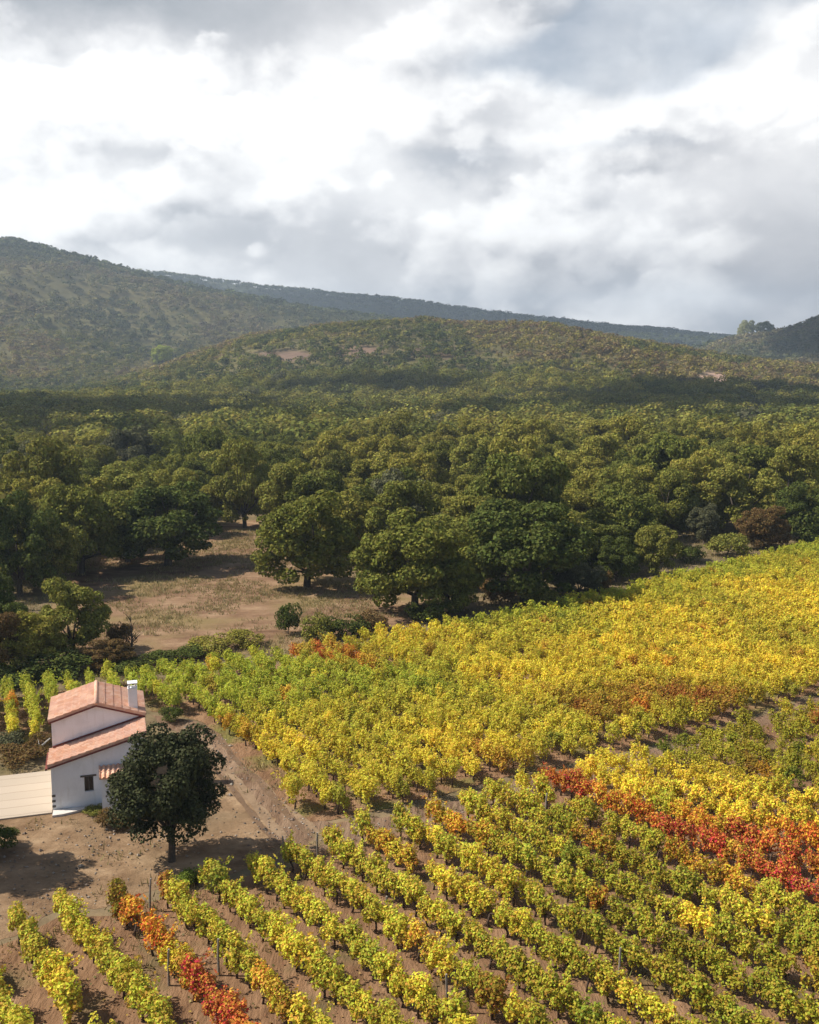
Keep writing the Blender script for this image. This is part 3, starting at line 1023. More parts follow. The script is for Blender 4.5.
# window
b = MB()
b.box(w0, w1, r_ - 0.03, r_ - 0.005, wz0, wz1)
win = b.build('window', M['pane'], house)
b = MB()
for (x0, x1, z0, z1) in ((w0, w0 + 0.05, wz0, wz1), (w1 - 0.05, w1, wz0, wz1), (w0 + 0.05, w1 - 0.05, wz0, wz0 + 0.05), (w0 + 0.05, w1 - 0.05, wz1 - 0.05, wz1), ((w0 + w1) / 2 - 0.02, (w0 + w1) / 2 + 0.02, wz0 + 0.05, wz1 - 0.05)):
    b.box(x0, x1, r_ - 0.075, r_ - 0.033, z0, z1)
b.build('frame', M['lintel'], win)
b = MB()
b.box(1.5, 2.34, -0.035, 0.12, wz1 + 0.003, wz1 + 0.1)
b.build('lintel', M['lintel'], win)
# dark quoin stones left bare at the corner
for z0 in (0.25, 0.55, 0.85):
    b = MB()
    b.box(-0.02, 0.17, -0.015, 0.18, z0, z0 + 0.13)
    b.build('corner_stone', M['stone'], house)
# low lean-to in front, half hidden by the tree
b = MB()
ax0, ax1, ad, ah = 2.6, 4.7, -0.95, 1.98
b.poly([(ax0, ad, -0.2), (ax1, ad, -0.2), (ax1, ad, ah), (ax0, ad, ah)])
b.poly([(ax0, -0.002, -0.2), (ax0, ad, -0.2), (ax0, ad, ah), (ax0, -0.002, ah + 0.3)])
b.poly([(ax1, ad, -0.2), (ax1, -0.002, -0.2), (ax1, -0.002, ah + 0.3), (ax1, ad, ah)])
ann = b.build('annex_wall', M['plaster'], house)
tiled('annex_roof', (ax0 - 0.1, ad - 0.1, ah - 0.03), (ax1 + 0.1, ad - 0.1, ah - 0.03), (ax0 - 0.1, -0.02, ah + 0.3), (ax1 + 0.1, -0.02, ah + 0.3), house)
for k in range(4):
    b = MB()
    x = ax0 + 0.25 + 0.17 * k
    b.tube([(x, ad - 0.02, 0.95 + 0.01 * (k % 2)), (x, ad + 0.1, 0.95)], [0.055, 0.055], 8)
    b.build('vent_tile', M['lintel'], ann)
# chimney on the right slope
cx, cy = 4.5, D0 + 0.75
zb = AP - sr * (cx - SA)
b = MB()
b.box(cx - 0.25, cx + 0.25, cy - 0.25, cy + 0.25, zb - 0.25, zb + 1.25)
ch = b.build('chimney', M['plaster'], roof)
b = MB()
b.box(cx - 0.275, cx + 0.275, cy - 0.275, cy + 0.275, zb + 1.251, zb + 1.30)
b.build('collar', M['plaster'], ch)
b = MB()
for sx in (-1, 1):
    for sy in (-1, 1):
        b.box(cx + sx * 0.19 - 0.05, cx + sx * 0.19 + 0.05, cy + sy * 0.19 - 0.05, cy + sy * 0.19 + 0.05, zb + 1.301, zb + 1.55)
b.box(cx - 0.28, cx + 0.28, cy - 0.28, cy + 0.28, zb + 1.551, zb + 1.61)
b.build('chimney_cap', M['plaster'], house)

# paved terrace and step
P = [at(-130, 772), at(49, 768), at(54, 814), at(-130, 822)]
loc = Vector((HB[0], HB[1], 0))
R_ = Matrix.Rotation(-HA, 3, 'Z')
pts = [R_ @ (Vector(p) - loc) for p in P]
b = MB()
xs = [(-12, 0.3), (-0.03, 0.3)]
pl = [(-12, -0.35), (-0.03, -0.25), (-0.03, 5.9), (-12, 5.9)]
b.poly([(x, y, 0.09) for x, y in pl])
for i in range(4):
    (xa, ya), (xb, yb) = pl[i], pl[(i + 1) % 4]
    b.poly([(xa, ya, -0.05), (xb, yb, -0.05), (xb, yb, 0.09), (xa, ya, 0.09)])
o = b.build('terrace', M['patio'])
o.location = (HB[0], HB[1], 0)
o.rotation_euler = (0, 0, HA)
tag(o, kind='structure')
b = MB()
st = [(0.02, -0.03), (0.0, -0.75), (0.55, -0.72), (1.3, -0.5), (1.75, -0.3), (1.75, -0.03)]
b.poly([(x, y, 0.13) for x, y in st])
for i in range(len(st)):
    (xa, ya), (xb, yb) = st[i], st[(i + 1) % len(st)]
    b.poly([(xa, ya, -0.05), (xb, yb, -0.05), (xb, yb, 0.13), (xa, ya, 0.13)])
o = b.build('concrete_slab', M['concrete'])
o.location = (HB[0], HB[1], 0)
o.rotation_euler = (0, 0, HA)
tag(o, 'low white concrete slab at the front corner of the farmhouse', 'slab')


# ------------------------------------------------------------------ trees and shrubs
def make_plant(kind, g, R, Rz, zc, nc, nl, ls, mat, low=-0.45, cr=(0.26, 0.42), tr=None, ntar=6, flat=1.0):
    C, Nn, cc = crown_points(g, R, Rz, zc, nc, nl, low, cr, flat)
    ok = C[:, 2] > 0.05
    C, Nn = C[ok], Nn[ok]
    Q = leaf_quads(C, Nn, g.uniform(0.7, 1.25, len(C)) * ls, g)
    fm = quads_mesh(kind + '_crown', Q, mat, fl=np.repeat(g.random(len(C)), 4))
    idx = g.permutation(len(cc))[:ntar]
    hb, r0 = tr
    tm = limb_mesh(g, kind + '_trunk', M['bark'], hb, r0, cc[idx], lean=g.normal() * 0.15)
    return fm, tm


OAKS = []
for i in range(9):
    g = np.random.default_rng(300 + i)
    R = 5.0
    OAKS.append(make_plant('oak', g, R, g.uniform(4.0, 4.7), g.uniform(4.5, 4.9), int(g.integers(64, 84)), 240, 0.32, M['oak_leaf'], low=-0.85, cr=(0.14, 0.27), tr=(1.7, 0.34), ntar=9))
SHR = []
for i in range(5):
    g = np.random.default_rng(400 + i)
    SHR.append(make_plant('shrub', g, 1.5, 1.0, 0.95, int(g.integers(20, 28)), 110, 0.17, M['oak_leaf'], low=-0.7, cr=(0.26, 0.45), tr=(0.4, 0.06), ntar=7))


def plant(name, protos, i, x, y, sxy, sz, col, label, cat, group=None, z=0.0, rz=None):
    fm, tm = protos[i % len(protos)]
    r = empty(name, (x, y, z), random.uniform(0, 6.28) if rz is None else rz, label, cat, group)
    r.scale = (sxy, sxy, sz)
    f = link(bpy.data.objects.new('crown', fm), r)
    f.color = (*col, 1)
    link(bpy.data.objects.new('trunk', tm), r)
    return r


DK, MD, OLV, YEL, BRN, GRY = (0.095, 0.115, 0.026), (0.175, 0.18, 0.034), (0.22, 0.215, 0.044), (0.275, 0.245, 0.047), (0.15, 0.095, 0.035), (0.12, 0.12, 0.06)
OAKP = [  # base pixel, crown width and height in pixels, colour, label
    (307, 587, 106, 98, MD, 'lone dark green oak with a short trunk at the right end of the clearing'),
    (415, 612, 118, 108, MD, 'broad dark oak low to the ground, right of the lone clearing oak'),
    (524, 602, 122, 106, DK, 'big domed dark oak above the middle of the vineyard edge'),
    (655, 575, 54, 56, OLV, 'small round olive oak beside the vineyard edge, on a thin trunk'),
    (615, 582, 46, 46, DK, 'small dark oak just left of the round olive oak'),
    (168, 566, 116, 92, DK, 'wide dark oak shading the left end of the clearing'),
    (82, 574, 92, 100, MD, 'dark oak behind the clearing, left of the wide shading oak'),
    (20, 596, 84, 110, DK, 'dark oak at the left edge of the frame beside the clearing'),
    (245, 528, 62, 92, OLV, 'tall olive oak standing at the back of the clearing'),
    (704, 543, 34, 40, GRY, 'small pale grey green tree by the bare earth bank'),
    (-18, 640, 70, 80, DK, 'dark oak cut by the left frame edge above the yellowish shrubs'),
    (128, 562, 84, 74, MD, 'dark oak between the wide shading oak and its left neighbour'),
    (48, 590, 70, 84, OLV, 'olive oak low at the left behind the yellowish shrubs'),
    (800, 542, 60, 60, DK, 'dark oak at the right frame edge over the vineyard corner'),
]
WOOD = [at(*p)[:2] for p in [(-400, 660), (-60, 640), (45, 600), (80, 572), (130, 556), (205, 533), (222, 512), (262, 512), (300, 548), (360, 566), (440, 585), (560, 582), (640, 566), (700, 543), (819, 520),
                             (960, 470), (1300, 440), (1300, 404), (-500, 404)]]
FIELD = [at(*p)[:2] for p in [(32, 444), (60, 444), (60, 434), (32, 434)]]
placed = []
tr_i = 0
for (px, py, w, h, c, lab) in OAKP:
    p = at(px, py)
    d = math.hypot(p[1], H)
    hm = h * d / F / math.cos(math.atan2(H, p[1])) * 0.93
    wm = w * d / F
    plant('oak_tree', OAKS, tr_i, p[0], p[1], wm / 10.4, hm / 9.4, c, lab, 'tree', 'oaks of the wood behind the vineyard')
    placed.append((p[0], p[1], wm / 2 * 0.8))
    tr_i += 1
# fill the wood
g = np.random.default_rng(77)
cand = []
while len(cand) < 24000:
    y = math.sqrt(g.uniform(95 ** 2, 640 ** 2))
    x = g.uniform(-0.62, 0.62) * y
    cand.append((x, y))
cand = np.array(cand)
ok = inpoly(cand[:, 0], cand[:, 1], WOOD) | (cand[:, 1] > 430)
ok &= ~inpoly(cand[:, 0], cand[:, 1], FIELD)
cu, cv, cf = proj(np.c_[cand, np.zeros(len(cand))])
tu, tv, _ = proj(np.c_[cand, np.full(len(cand), 10.0)])
# nothing tall in front of the bare field
ok &= ~((cu > 34) & (cu < 58) & (cand[:, 1] > 200) & (cand[:, 1] < 330) & (tv < 440))
cand = cand[ok]
cell = {}


def clash(x, y, r):
    ix, iy = int(x // 12), int(y // 12)
    for a in range(ix - 1, ix + 2):
        for b_ in range(iy - 1, iy + 2):
            for (px, py, pr) in cell.get((a, b_), ()):
                if (px - x) ** 2 + (py - y) ** 2 < (r + pr) ** 2:
                    return True
    return False


for p in placed:
    cell.setdefault((int(p[0] // 12), int(p[1] // 12)), []).append(p)
wood = []
for (x, y) in cand:
    r = g.uniform(3.3, 6.0)
    if clash(x, y, r * 0.66):
        continue
    cell.setdefault((int(x // 12), int(y // 12)), []).append((x, y, r * 0.66))
    wood.append((x, y, r))
wood = np.array(wood)
wu, wv, wf = proj(np.c_[wood[:, :2], np.full(len(wood), 5.0)])
mix = vnoise(wood[:, 0], wood[:, 1], 40, 3, 13) + g.normal(size=len(wood)) * 0.14
wc = np.empty((len(wood), 3))
for i, m in enumerate(mix):
    right = 0.08 if wu[i] > 330 else 0.0
    a, b_, t = (DK, MD, 0.5) if m < 0.36 else (MD, OLV, g.random()) if m < 0.5 - right / 2 else (OLV, YEL, g.random())
    c = np.array(a) * (1 - t) + np.array(b_) * t
    if g.random() < 0.025:
        c = np.array(GRY)
    wc[i] = c * g.uniform(0.8, 1.2)
inv = np.where((wu > -15) & (wu < 834))[0]
inv = inv[np.argsort(wf[inv])]
NIND = 300 - len(OAKP) - 4
indt = inv[:NIND]
TONE = [('dark green', DK), ('mid green', MD), ('olive green', OLV), ('yellowish', YEL), ('brownish', BRN)]


def ttone(c):
    return min(TONE, key=lambda t: sum((a - b_) ** 2 for a, b_ in zip(t[1], c)))[0]


NUM = ['one', 'two', 'three', 'four', 'five', 'six', 'seven', 'eight', 'nine', 'ten', 'eleven', 'twelve']
LAND = [(0, 'at the left frame edge'), (28, 'above the leftmost vine rows'), (62, 'above the farmhouse left wall'), (96, 'above the farmhouse ridge'), (134, 'above the chimney'), (170, 'above the round yard tree'),
        (208, 'above the yard tree right side'), (244, 'above the head of the track'), (276, 'left of the lone clearing oak'), (307, 'straight above the lone clearing oak'), (340, 'above the orange vine patch'),
        (378, 'left of the broad low oak'), (415, 'above the broad low oak'), (452, 'right of the broad low oak'), (486, 'left of the big domed oak'), (524, 'above the big domed oak'),
        (560, 'right of the big domed oak'), (590, 'left of the small dark oak'), (615, 'above the small dark oak'), (655, 'above the round olive oak'), (690, 'left of the bare earth bank'),
        (716, 'above the bare earth bank'), (745, 'right of the bare earth bank'), (776, 'left of the edge oak at right'), (806, 'at the right frame edge')]
cols = {}
for i in indt:
    li = min(range(len(LAND)), key=lambda k: abs(LAND[k][0] - wu[i]))
    cols.setdefault(li, []).append(i)
for li, ids in cols.items():
    ids.sort(key=lambda k: wf[k])
    for n_, i in enumerate(ids):
        x, y, r = wood[i]
        lab = f"{ttone(wc[i])} oak, {ordinal(n_ + 1)} crown back in the wood {LAND[li][1]}"
        plant('oak_tree', OAKS, int(g.integers(9)), x, y, r / 4.7, r / 5.0 * g.uniform(0.8, 1.35) * (1.08 if r < 3.5 else 1), wc[i], lab, 'tree', 'oaks of the wood behind the vineyard')

# the yard tree
g = np.random.default_rng(52)
C, Nn, cc = crown_points(g, 2.65, 2.85, 3.8, 170, 175, -0.88, (0.12, 0.26))
# ragged lower left skirt
Q = leaf_quads(C, Nn, g.uniform(0.12, 0.22, len(C)), g, wid=0.7)
p = at(172, 861)
yt = empty('round_tree', (p[0], p[1], 0), 0, 'dark round evergreen tree on a short trunk in front of the farmhouse', 'tree')
f = link(bpy.data.objects.new('crown', quads_mesh('round_tree_crown', Q + np.array([-0.25, 0, 0]), M['olive_leaf'], fl=np.repeat(g.random(len(C)), 4))), yt)
f.color = (0.05, 0.055, 0.021, 1)
lm = limb_mesh(g, 'round_tree_trunk', M['bark'], 1.45, 0.17, cc[g.permutation(len(cc))[:14]] * np.array([0.85, 0.85, 1]), 9, 0.05)
link(bpy.data.objects.new('trunk', lm), yt)
RT = [(f.data, lm)]
# a taller tree standing outside the frame throws its shade into the yard
t2 = plant('round_tree', RT, 0, -24.6, 45.6, 0.92, 1.32, (0.035, 0.042, 0.018), 'dark round tree left of the farmyard, only its shade in view', 'tree')

SHRUBS = [  # base pixel, width, height in px, colour, label
    (74, 655, 72, 74, OLV, 'large rounded green shrub at the left end of the clearing'), (32, 668, 66, 58, YEL, 'yellowish shrub left of the large rounded shrub'),
    (-6, 676, 60, 64, BRN, 'brownish shrub at the left frame edge above the leftmost vines'), (8, 650, 50, 50, DK, 'dark shrub behind the yellowish shrub at left'), (110, 668, 50, 26, BRN, 'low brown shrub between rounded shrub and clearing'),
    (60, 676, 60, 22, DK, 'dark low hedge shrub above the left vine rows'), (20, 682, 56, 20, DK, 'dark low hedge shrub by the left frame edge'), (288, 634, 24, 34, DK, 'small dark bush standing alone at the front of clearing'),
    (245, 645, 40, 15, YEL, 'low golden bush along the front of the clearing'), (210, 652, 44, 16, YEL, 'low yellow bush left of the golden one by the clearing'), (318, 640, 34, 24, OLV, 'olive bush right of the small dark bush'),
    (345, 636, 40, 22, DK, 'dark low bush at the lower right of the clearing'), (372, 630, 34, 20, BRN, 'brown low bush under the broad dark oak'), (450, 613, 62, 56, MD, 'rounded green bush in front of the big domed oak'),
    (500, 605, 34, 26, BRN, 'brownish bush by the vineyard under the big domed oak'), (578, 596, 56, 36, GRY, 'grey green rounded bush right of the big domed oak'), (600, 590, 28, 22, BRN, 'brown bush beside the grey green rounded bush'),
    (727, 556, 40, 26, OLV, 'olive bush below the bare earth bank'), (762, 548, 56, 40, BRN, 'reddish brown bush right of the bare earth bank'), (690, 562, 26, 18, DK, 'dark bush left of the bare earth bank'),
    (810, 545, 46, 34, DK, 'dark bush at the right frame edge over the vines'), (425, 622, 40, 22, DK, 'dark low bush at the foot of the broad oak'), (540, 606, 40, 20, OLV, 'low olive bush at the vineyard edge, frame centre'),
    (165, 662, 40, 12, DK, 'dark low hedge above the chimney side vine ends'), (130, 670, 40, 13, DK, 'dark low hedge right of the chimney'), (190, 658, 36, 12, DK, 'dark low hedge left of the yellow bush'),
    (115, 826, 34, 16, BRN, 'brownish low shrub at the foot of the farmhouse annex'), (95, 813, 20, 7, OLV, 'low weed clump under the farmhouse window'), (3, 849, 34, 20, DK, 'dark round bush at the left frame edge in the yard'),
    (22, 762, 44, 16, BRN, 'dry brown brush heap at the back of the terrace'), (10, 748, 36, 16, GRY, 'grey dry brush behind the terrace at left'),
    (40, 752, 26, 18, BRN, 'dry brush heap against the farmhouse rear corner'), (120, 648, 26, 30, BRN, 'reddish sparse bush by the bare tree in the clearing'), (290, 805, 0, 0, MD, ''),
    (172, 722, 20, 16, DK, 'dark bush at the head of the dirt track'), (190, 884, 26, 14, GR, 'green weed clump beside the shade of the round tree'),
]
for i, (px, py, w, h, c, lab) in enumerate(SHRUBS):
    if not w:
        continue
    p = at(px, py)
    d = math.hypot(p[1], H)
    big = w >= 48 and h >= 24
    plant('shrub', OAKS if big else SHR, i, p[0], p[1], w * d / F / (10.2 if big else 3.1), max(0.12, h * d / F / (9.2 if big else 2.15)), c, lab, 'shrub', 'shrubs at the edges of the vineyard')
# bare sapling in the clearing
g = np.random.default_rng(8)
b = MB()
b.tube([(0, 0, -0.1), (0.05, 0, 1.5), (0, 0.05, 3.4)], [0.11, 0.08, 0.03], 6)
for k in range(16):
    z = g.uniform(0.9, 3.2)
    d = dirs(1, g)[0]
    e = Vector((d[0] * 1.1, d[1] * 1.1, z + 0.9))
    b.tube([(0.03, 0, z), Vector((0.03, 0, z)).lerp(e, 0.5) + Vector((0, 0, 0.1)), e], [0.035, 0.022, 0.008], 4)
p = at(132, 656)
o = b.build('bare_tree', M['bark'], None, True)
o.location = (p[0], p[1], 0)
tag(o, 'thin bare leafless sapling in the clearing above the chimney', 'tree')
# pale branch on the brush
b = MB()
b.tube([(0, 0, 0.1), (0.5, 0.35, 0.5), (1.1, 0.6, 1.0)], [0.07, 0.06, 0.035], 6)
b.tube([(0.5, 0.35, 0.5), (0.3, 0.7, 0.9)], [0.04, 0.02], 5)
p = at(30, 757)
o = b.build('dead_branch', M['concrete'], None, True)
o.location = (p[0], p[1], 0)
tag(o, 'pale dead branch lying on the brush behind the terrace', 'branch')

# dry grass
g = np.random.default_rng(31)
GP = []
for _ in range(42000):
    y = math.sqrt(g.uniform(36 ** 2, 150 ** 2))
    GP.append((g.uniform(-0.5, 0.5) * y, y))
GP = np.array(GP)
ku, kv, kf = proj(np.c_[GP, np.zeros(len(GP))])
wgt = np.zeros(len(GP))
CLE = [at(*p)[:2] for p in [(95, 672), (60, 640), (50, 600), (105, 553), (205, 540), (222, 520), (258, 520), (330, 572), (430, 600), (420, 625), (330, 640), (250, 655), (180, 663)]]
nz = vnoise(GP[:, 0], GP[:, 1], 5, 3, 3)
inl, inu, inc = inpoly(GP[:, 0], GP[:, 1], LOW), inpoly(GP[:, 0], GP[:, 1], UP), inpoly(GP[:, 0], GP[:, 1], CLE)
wgt[inc] = 0.9 * sstep(0.36, 0.6, nz[inc])
wgt[inl | inu] = 0.30 * sstep(0.5, 0.65, nz[inl | inu])
rest = ~(inl | inu | inc)
wgt[rest] = 0.22 * sstep(0.48, 0.66, nz[rest])
yd = rest & (kv > 760) & (ku < 330)
wgt[yd] *= 0.5
wgt[rest & (kv < 700)] += 0.35
hx = (GP - HB[:2]) @ np.array([[math.cos(HA), -math.sin(HA)], [math.sin(HA), math.cos(HA)]])
wgt[(hx[:, 0] > -12.2) & (hx[:, 0] < 5.1) & (hx[:, 1] > -0.9) & (hx[:, 1] < 6.4)] = 0
GP = GP[g.random(len(GP)) < wgt]
nb = 9
c = np.repeat(GP, nb, 0) + g.normal(size=(len(GP) * nb, 2)) * 0.22
hgt = g.uniform(0.12, 0.4, len(c))
a = g.uniform(0, 6.28, len(c))
wv = np.c_[np.cos(a), np.sin(a)] * 0.035
ln = g.normal(size=(len(c), 2)) * 0.12
V = np.empty((len(c), 3, 3))
V[:, 0, :2], V[:, 1, :2], V[:, 2, :2] = c - wv, c + wv, c + ln
V[:, :2, 2] = 0.0
V[:, 2, 2] = hgt
gc = np.array([(0.34, 0.26, 0.12), (0.28, 0.22, 0.10), (0.2, 0.19, 0.06), (0.4, 0.31, 0.15)])[g.integers(0, 4, len(c))]
o = link(bpy.data.objects.new('dry_grass', quads_mesh('dry_grass', V.reshape(-1, 3), M['grass'], np.repeat(gc, 3, 0), np.repeat(g.random(len(c)), 3), 3)))
tag(o, 'straw coloured dry grass tufts along the yard, rows and clearing', 'grass', kind='stuff')


# stones lying about the yard and the track
g = np.random.default_rng(66)
YARD = [at(*p)[:2] for p in [(-40, 800), (50, 818), (110, 815), (150, 745), (196, 722), (222, 735), (300, 815), (312, 826), (440, 815), (570, 775), (740, 725), (740, 738), (575, 785), (440, 826), (300, 852), (190, 888), (60, 912), (-60, 960)]]
ps = []
while len(ps) < 1500:
    q = np.array([g.uniform(-28, 25), g.uniform(38, 68)])
    if inpoly(q[:1], q[1:], YARD)[0] and g.random() < 0.25 + 0.9 * float(sstep(0.45, 0.65, vnoise(q[0], q[1], 3.0, 3, 44))):
        ps.append(q)
ps = np.array(ps)
hx = (ps - HB[:2]) @ np.array([[math.cos(HA), -math.sin(HA)], [math.sin(HA), math.cos(HA)]])
ps = ps[~((hx[:, 0] > -12.2) & (hx[:, 0] < 5.1) & (hx[:, 1] > -1.0) & (hx[:, 1] < 6.4))]
n = len(ps)
r = g.uniform(0.02, 0.075, n) * np.where(g.random(n) < 0.05, 2.0, 1.0)
T = []
oct6 = np.array([(1, 0, 0), (0, 1, 0), (-1, 0, 0), (0, -1, 0), (0, 0, 1), (0, 0, -0.6)], float)
fc = [(0, 1, 4), (1, 2, 4), (2, 3, 4), (3, 0, 4), (1, 0, 5), (2, 1, 5), (3, 2, 5), (0, 3, 5)]
for q, rr in zip(ps, r):
    v = oct6 * g.uniform(0.6, 1.3, (6, 3)) * rr * np.array([1.2, 1.0, 0.75])
    v = v + np.array([q[0], q[1], 0.02 + rr * 0.3])
    for f_ in fc:
        T.append(v[list(f_)])
T = np.concatenate(T)
pc = np.array([(0.30, 0.24, 0.18), (0.22, 0.165, 0.12), (0.38, 0.32, 0.26), (0.13, 0.10, 0.08)])[g.integers(0, 4, n)]
o = link(bpy.data.objects.new('gravel', quads_mesh('gravel', T, M['grass'], np.repeat(pc, 24, 0), np.repeat(g.random(n), 24), 3)))
tag(o, 'loose stones and clods scattered over the yard and the dirt track', 'gravel', kind='stuff')


# far canopy: crowns as clusters of leaf sprays
def mass(name, X, Y, R, Cc, nq, qs, label, cat, g, squash=0.8, lift=0.75):
    n = len(X)
    Z = height(X, Y)
    e = dirs(n * nq, g)
    e[:, 2] = np.where(e[:, 2] < -0.25, -e[:, 2], e[:, 2])
    r = np.repeat(R, nq)[:, None]
    c = np.c_[np.repeat(X, nq), np.repeat(Y, nq), np.repeat(Z + R * lift, nq)] + e * r * g.uniform(0.7, 1.08, (n * nq, 1)) * np.array([1, 1, squash])
    # lumps: pull the sprays of a crown towards a few centres
    Q = leaf_quads(c, e * 0.9 + g.normal(size=e.shape) * 0.4 + np.array([0, 0, 0.3]), np.repeat(R, nq) * qs * g.uniform(0.75, 1.25, n * nq), g, 0.2)
    me = quads_mesh(name, Q, M['oak_leaf_mass'], np.repeat(Cc, nq * 4, 0), np.repeat(g.random(n * nq), 4))
    o = link(bpy.data.objects.new(name, me))
    return tag(o, label, cat, kind='stuff')


g = np.random.default_rng(91)
far = np.setdiff1d(np.arange(len(wood)), indt)
mass('far_woods', wood[far, 0], wood[far, 1], wood[far, 2] * 1.12, wc[far] * 0.85, 330, 0.18, 'unbroken far oak canopy filling the valley before the hills', 'woods', g, 0.85, 1.0)


def hill_scatter(Y0, Y1, n, g):
    y = np.sqrt(g.uniform(Y0 ** 2, Y1 ** 2, n))
    x = g.uniform(-0.55, 0.55, n) * y
    return x, y


# what of the hills can be seen from the valley
el = (GZ + 14 - H) / RD
cm = np.maximum.accumulate((GZ - H) / RD, 0)


def seen(X, Y, Z, margin=0.012):
    A, R_s = np.arctan2(X, Y), np.hypot(X, Y)
    ia = np.clip(np.round((A - az[0]) / math.radians(0.25)).astype(int), 0, 319)
    ir = np.clip(np.searchsorted(rad, R_s) - 3, 0, len(rad) - 1)
    return (Z + 10 - H) / R_s > cm[ir, ia] - margin


HG = [(0.095, 0.11, 0.026), (0.165, 0.16, 0.035), (0.22, 0.19, 0.045), (0.18, 0.125, 0.06), (0.05, 0.065, 0.022), (0.24, 0.19, 0.075)]
HGa = np.array(HG)
x1, y1 = hill_scatter(560, 1160, 19000, g)
x2, y2 = hill_scatter(1160, 2000, 21000, g)
x3, y3 = hill_scatter(1500, 2900, 14000, g)
for nm, X, Y, R0, R1, nq, qs, lab in (('hill_scrub', x1, y1, 1.8, 4.2, 46, 0.42, 'olive and brown scrub covering the low middle hill'),
                                      ('hill_woods', x2, y2, 2.8, 6.0, 32, 0.5, 'grey green scrub woods covering the big left hill'),
                                      ('ridge_forest', x3, y3, 4.5, 8.0, 22, 0.6, 'dark forest along the far ridge')):
    Z = height(X, Y)
    u, v, _ = proj(np.c_[X, Y, Z])
    ok = seen(X, Y, Z) & (u > -120) & (u < 940) & (Z > (0.5 if nm != 'hill_scrub' else -1))
    bare = np.zeros(len(X), bool)
    for (pu, pv, su, sv) in ((712, 380, 17, 8), (285, 356, 30, 4), (360, 352, 22, 5)):
        bare |= (((u - pu) / su) ** 2 + ((v - pv) / sv) ** 2 < 1) & (g.random(len(X)) < 0.8)
    ok &= ~bare
    dens = vnoise(X, Y, 70, 3, 17)
    if nm != 'ridge_forest':
        ok &= g.random(len(X)) < 0.6 + 0.9 * sstep(0.3, 0.6, dens)
    X, Y, Z, u, v, dens = X[ok], Y[ok], Z[ok], u[ok], v[ok], dens[ok]
    t = vnoise(X, Y, 110, 4, 23)
    pr = g.random(len(X))
    idx = np.where(t < 0.42, np.where(pr < 0.6, 0, np.where(pr < 0.8, 4, 1)), np.where(t < 0.55, np.where(pr < 0.5, 1, np.where(pr < 0.75, 2, 0)), np.where(pr < 0.4, 2, np.where(pr < 0.7, 5, 3))))
    if nm == 'ridge_forest':
        idx = np.where(pr < 0.6, 4, 0)
    C = HGa[idx] * g.uniform(0.75, 1.25, (len(X), 1))
    if nm == 'hill_woods':
        C = C * 0.6 + np.array([0.105, 0.11, 0.08]) * 0.4 * g.uniform(0.6, 1.2, (len(X), 1))
    mass(nm, X, Y, g.uniform(R0, R1, len(X)), C, nq, qs, lab, 'woods', g, 0.8, 0.7)

# a few single trees that stand out far away
def solo(px, Y, w, c, lab, grp=None):
    x = (px - 409.5) / F * Y * 1.0
    z = float(height(np.array([x]), np.array([Y]))[0])
    plant('broadleaf_tree', OAKS, int(px), x, Y, w / 10.4, w / 9.0, c, lab, 'tree', grp, z - 0.12 * w)


solo(165, 1080, 24, (0.36, 0.40, 0.05), 'bright yellow green tree alone on the big left hill')
solo(742, 1500, 29, (0.34, 0.34, 0.13), 'larger pale tree of the pair on the skyline saddle')
solo(759, 1500, 29, (0.2, 0.22, 0.09), 'darker right tree of the pair on the skyline saddle')

# ------------------------------------------------------------------ sun, clouds that shade the far land, sky, air
EL_, PH = math.radians(47), math.radians(4)        # sun to the left, a little ahead
sv = Vector((-math.cos(PH) * math.cos(EL_), math.sin(PH) * math.cos(EL_), math.sin(EL_)))
sd = bpy.data.lights.new('sun', 'SUN')
sd.energy = 5.0
sd.angle = math.radians(0.5)
sd.color = (1.0, 0.93, 0.82)
so = bpy.data.objects.new('sun', sd)
so.rotation_euler = sv.to_track_quat('Z', 'Y').to_euler()
so.location = (-60, 20, 80)
link(so)

cl_m = surf('cloud_white', [(0.3, (0.8, 0.8, 0.8)), (0.7, (0.9, 0.9, 0.9))], 0.004, bump=0.0)


def cloud(cx, cy, zc, lx, ly, lz, n, g):
    """a real cloud overhead whose shade falls at cx, cy on the land"""
    b = MB()
    k = zc / math.tan(EL_)
    ox, oy = cx - math.cos(PH) * k, cy + math.sin(PH) * k
    for _ in range(n):
        a = g.uniform(0, 6.28)
        q = math.sqrt(g.random())
        px, py = ox + lx * q * math.cos(a), oy + ly * q * math.sin(a)
        r = g.uniform(0.22, 0.4) * ly * (1.1 - 0.5 * q)
        base = len(b.v)
        nu, nv = 14, 8
        ph = g.uniform(0, 9)
        for iv in range(nv + 1):
            th = PI * iv / nv
            for iu in range(nu):
                f = 2 * PI * iu / nu
                rr = r * (1 + 0.12 * math.sin(3 * f + ph) * math.sin(4 * th + ph) + 0.1 * math.sin(5 * f - 2 * ph + 3 * th))
                b.v.append((px + rr * math.sin(th) * math.cos(f), py + rr * math.sin(th) * math.sin(f), zc + max(-0.25 * lz, rr * math.cos(th) * lz / ly * 2)))
        for iv in range(nv):
            for iu in range(nu):
                i2 = (iu + 1) % nu
                b.f.append((base + iv * nu + iu, base + (iv + 1) * nu + iu, base + (iv + 1) * nu + i2, base + iv * nu + i2))
    o = b.build('cloud', cl_m, None, True)
    tag(o, kind='structure')


g = np.random.default_rng(64)
cloud(120, 480, 1000, 420, 130, 60, 30, g)
cloud(-170, 370, 1000, 200, 130, 60, 22, g)
cloud(440, 540, 1000, 320, 190, 70, 28, g)
cloud(790, 1250, 1800, 220, 330, 90, 60, g)
cloud(700, 2480, 1800, 1050, 600, 150, 60, g)

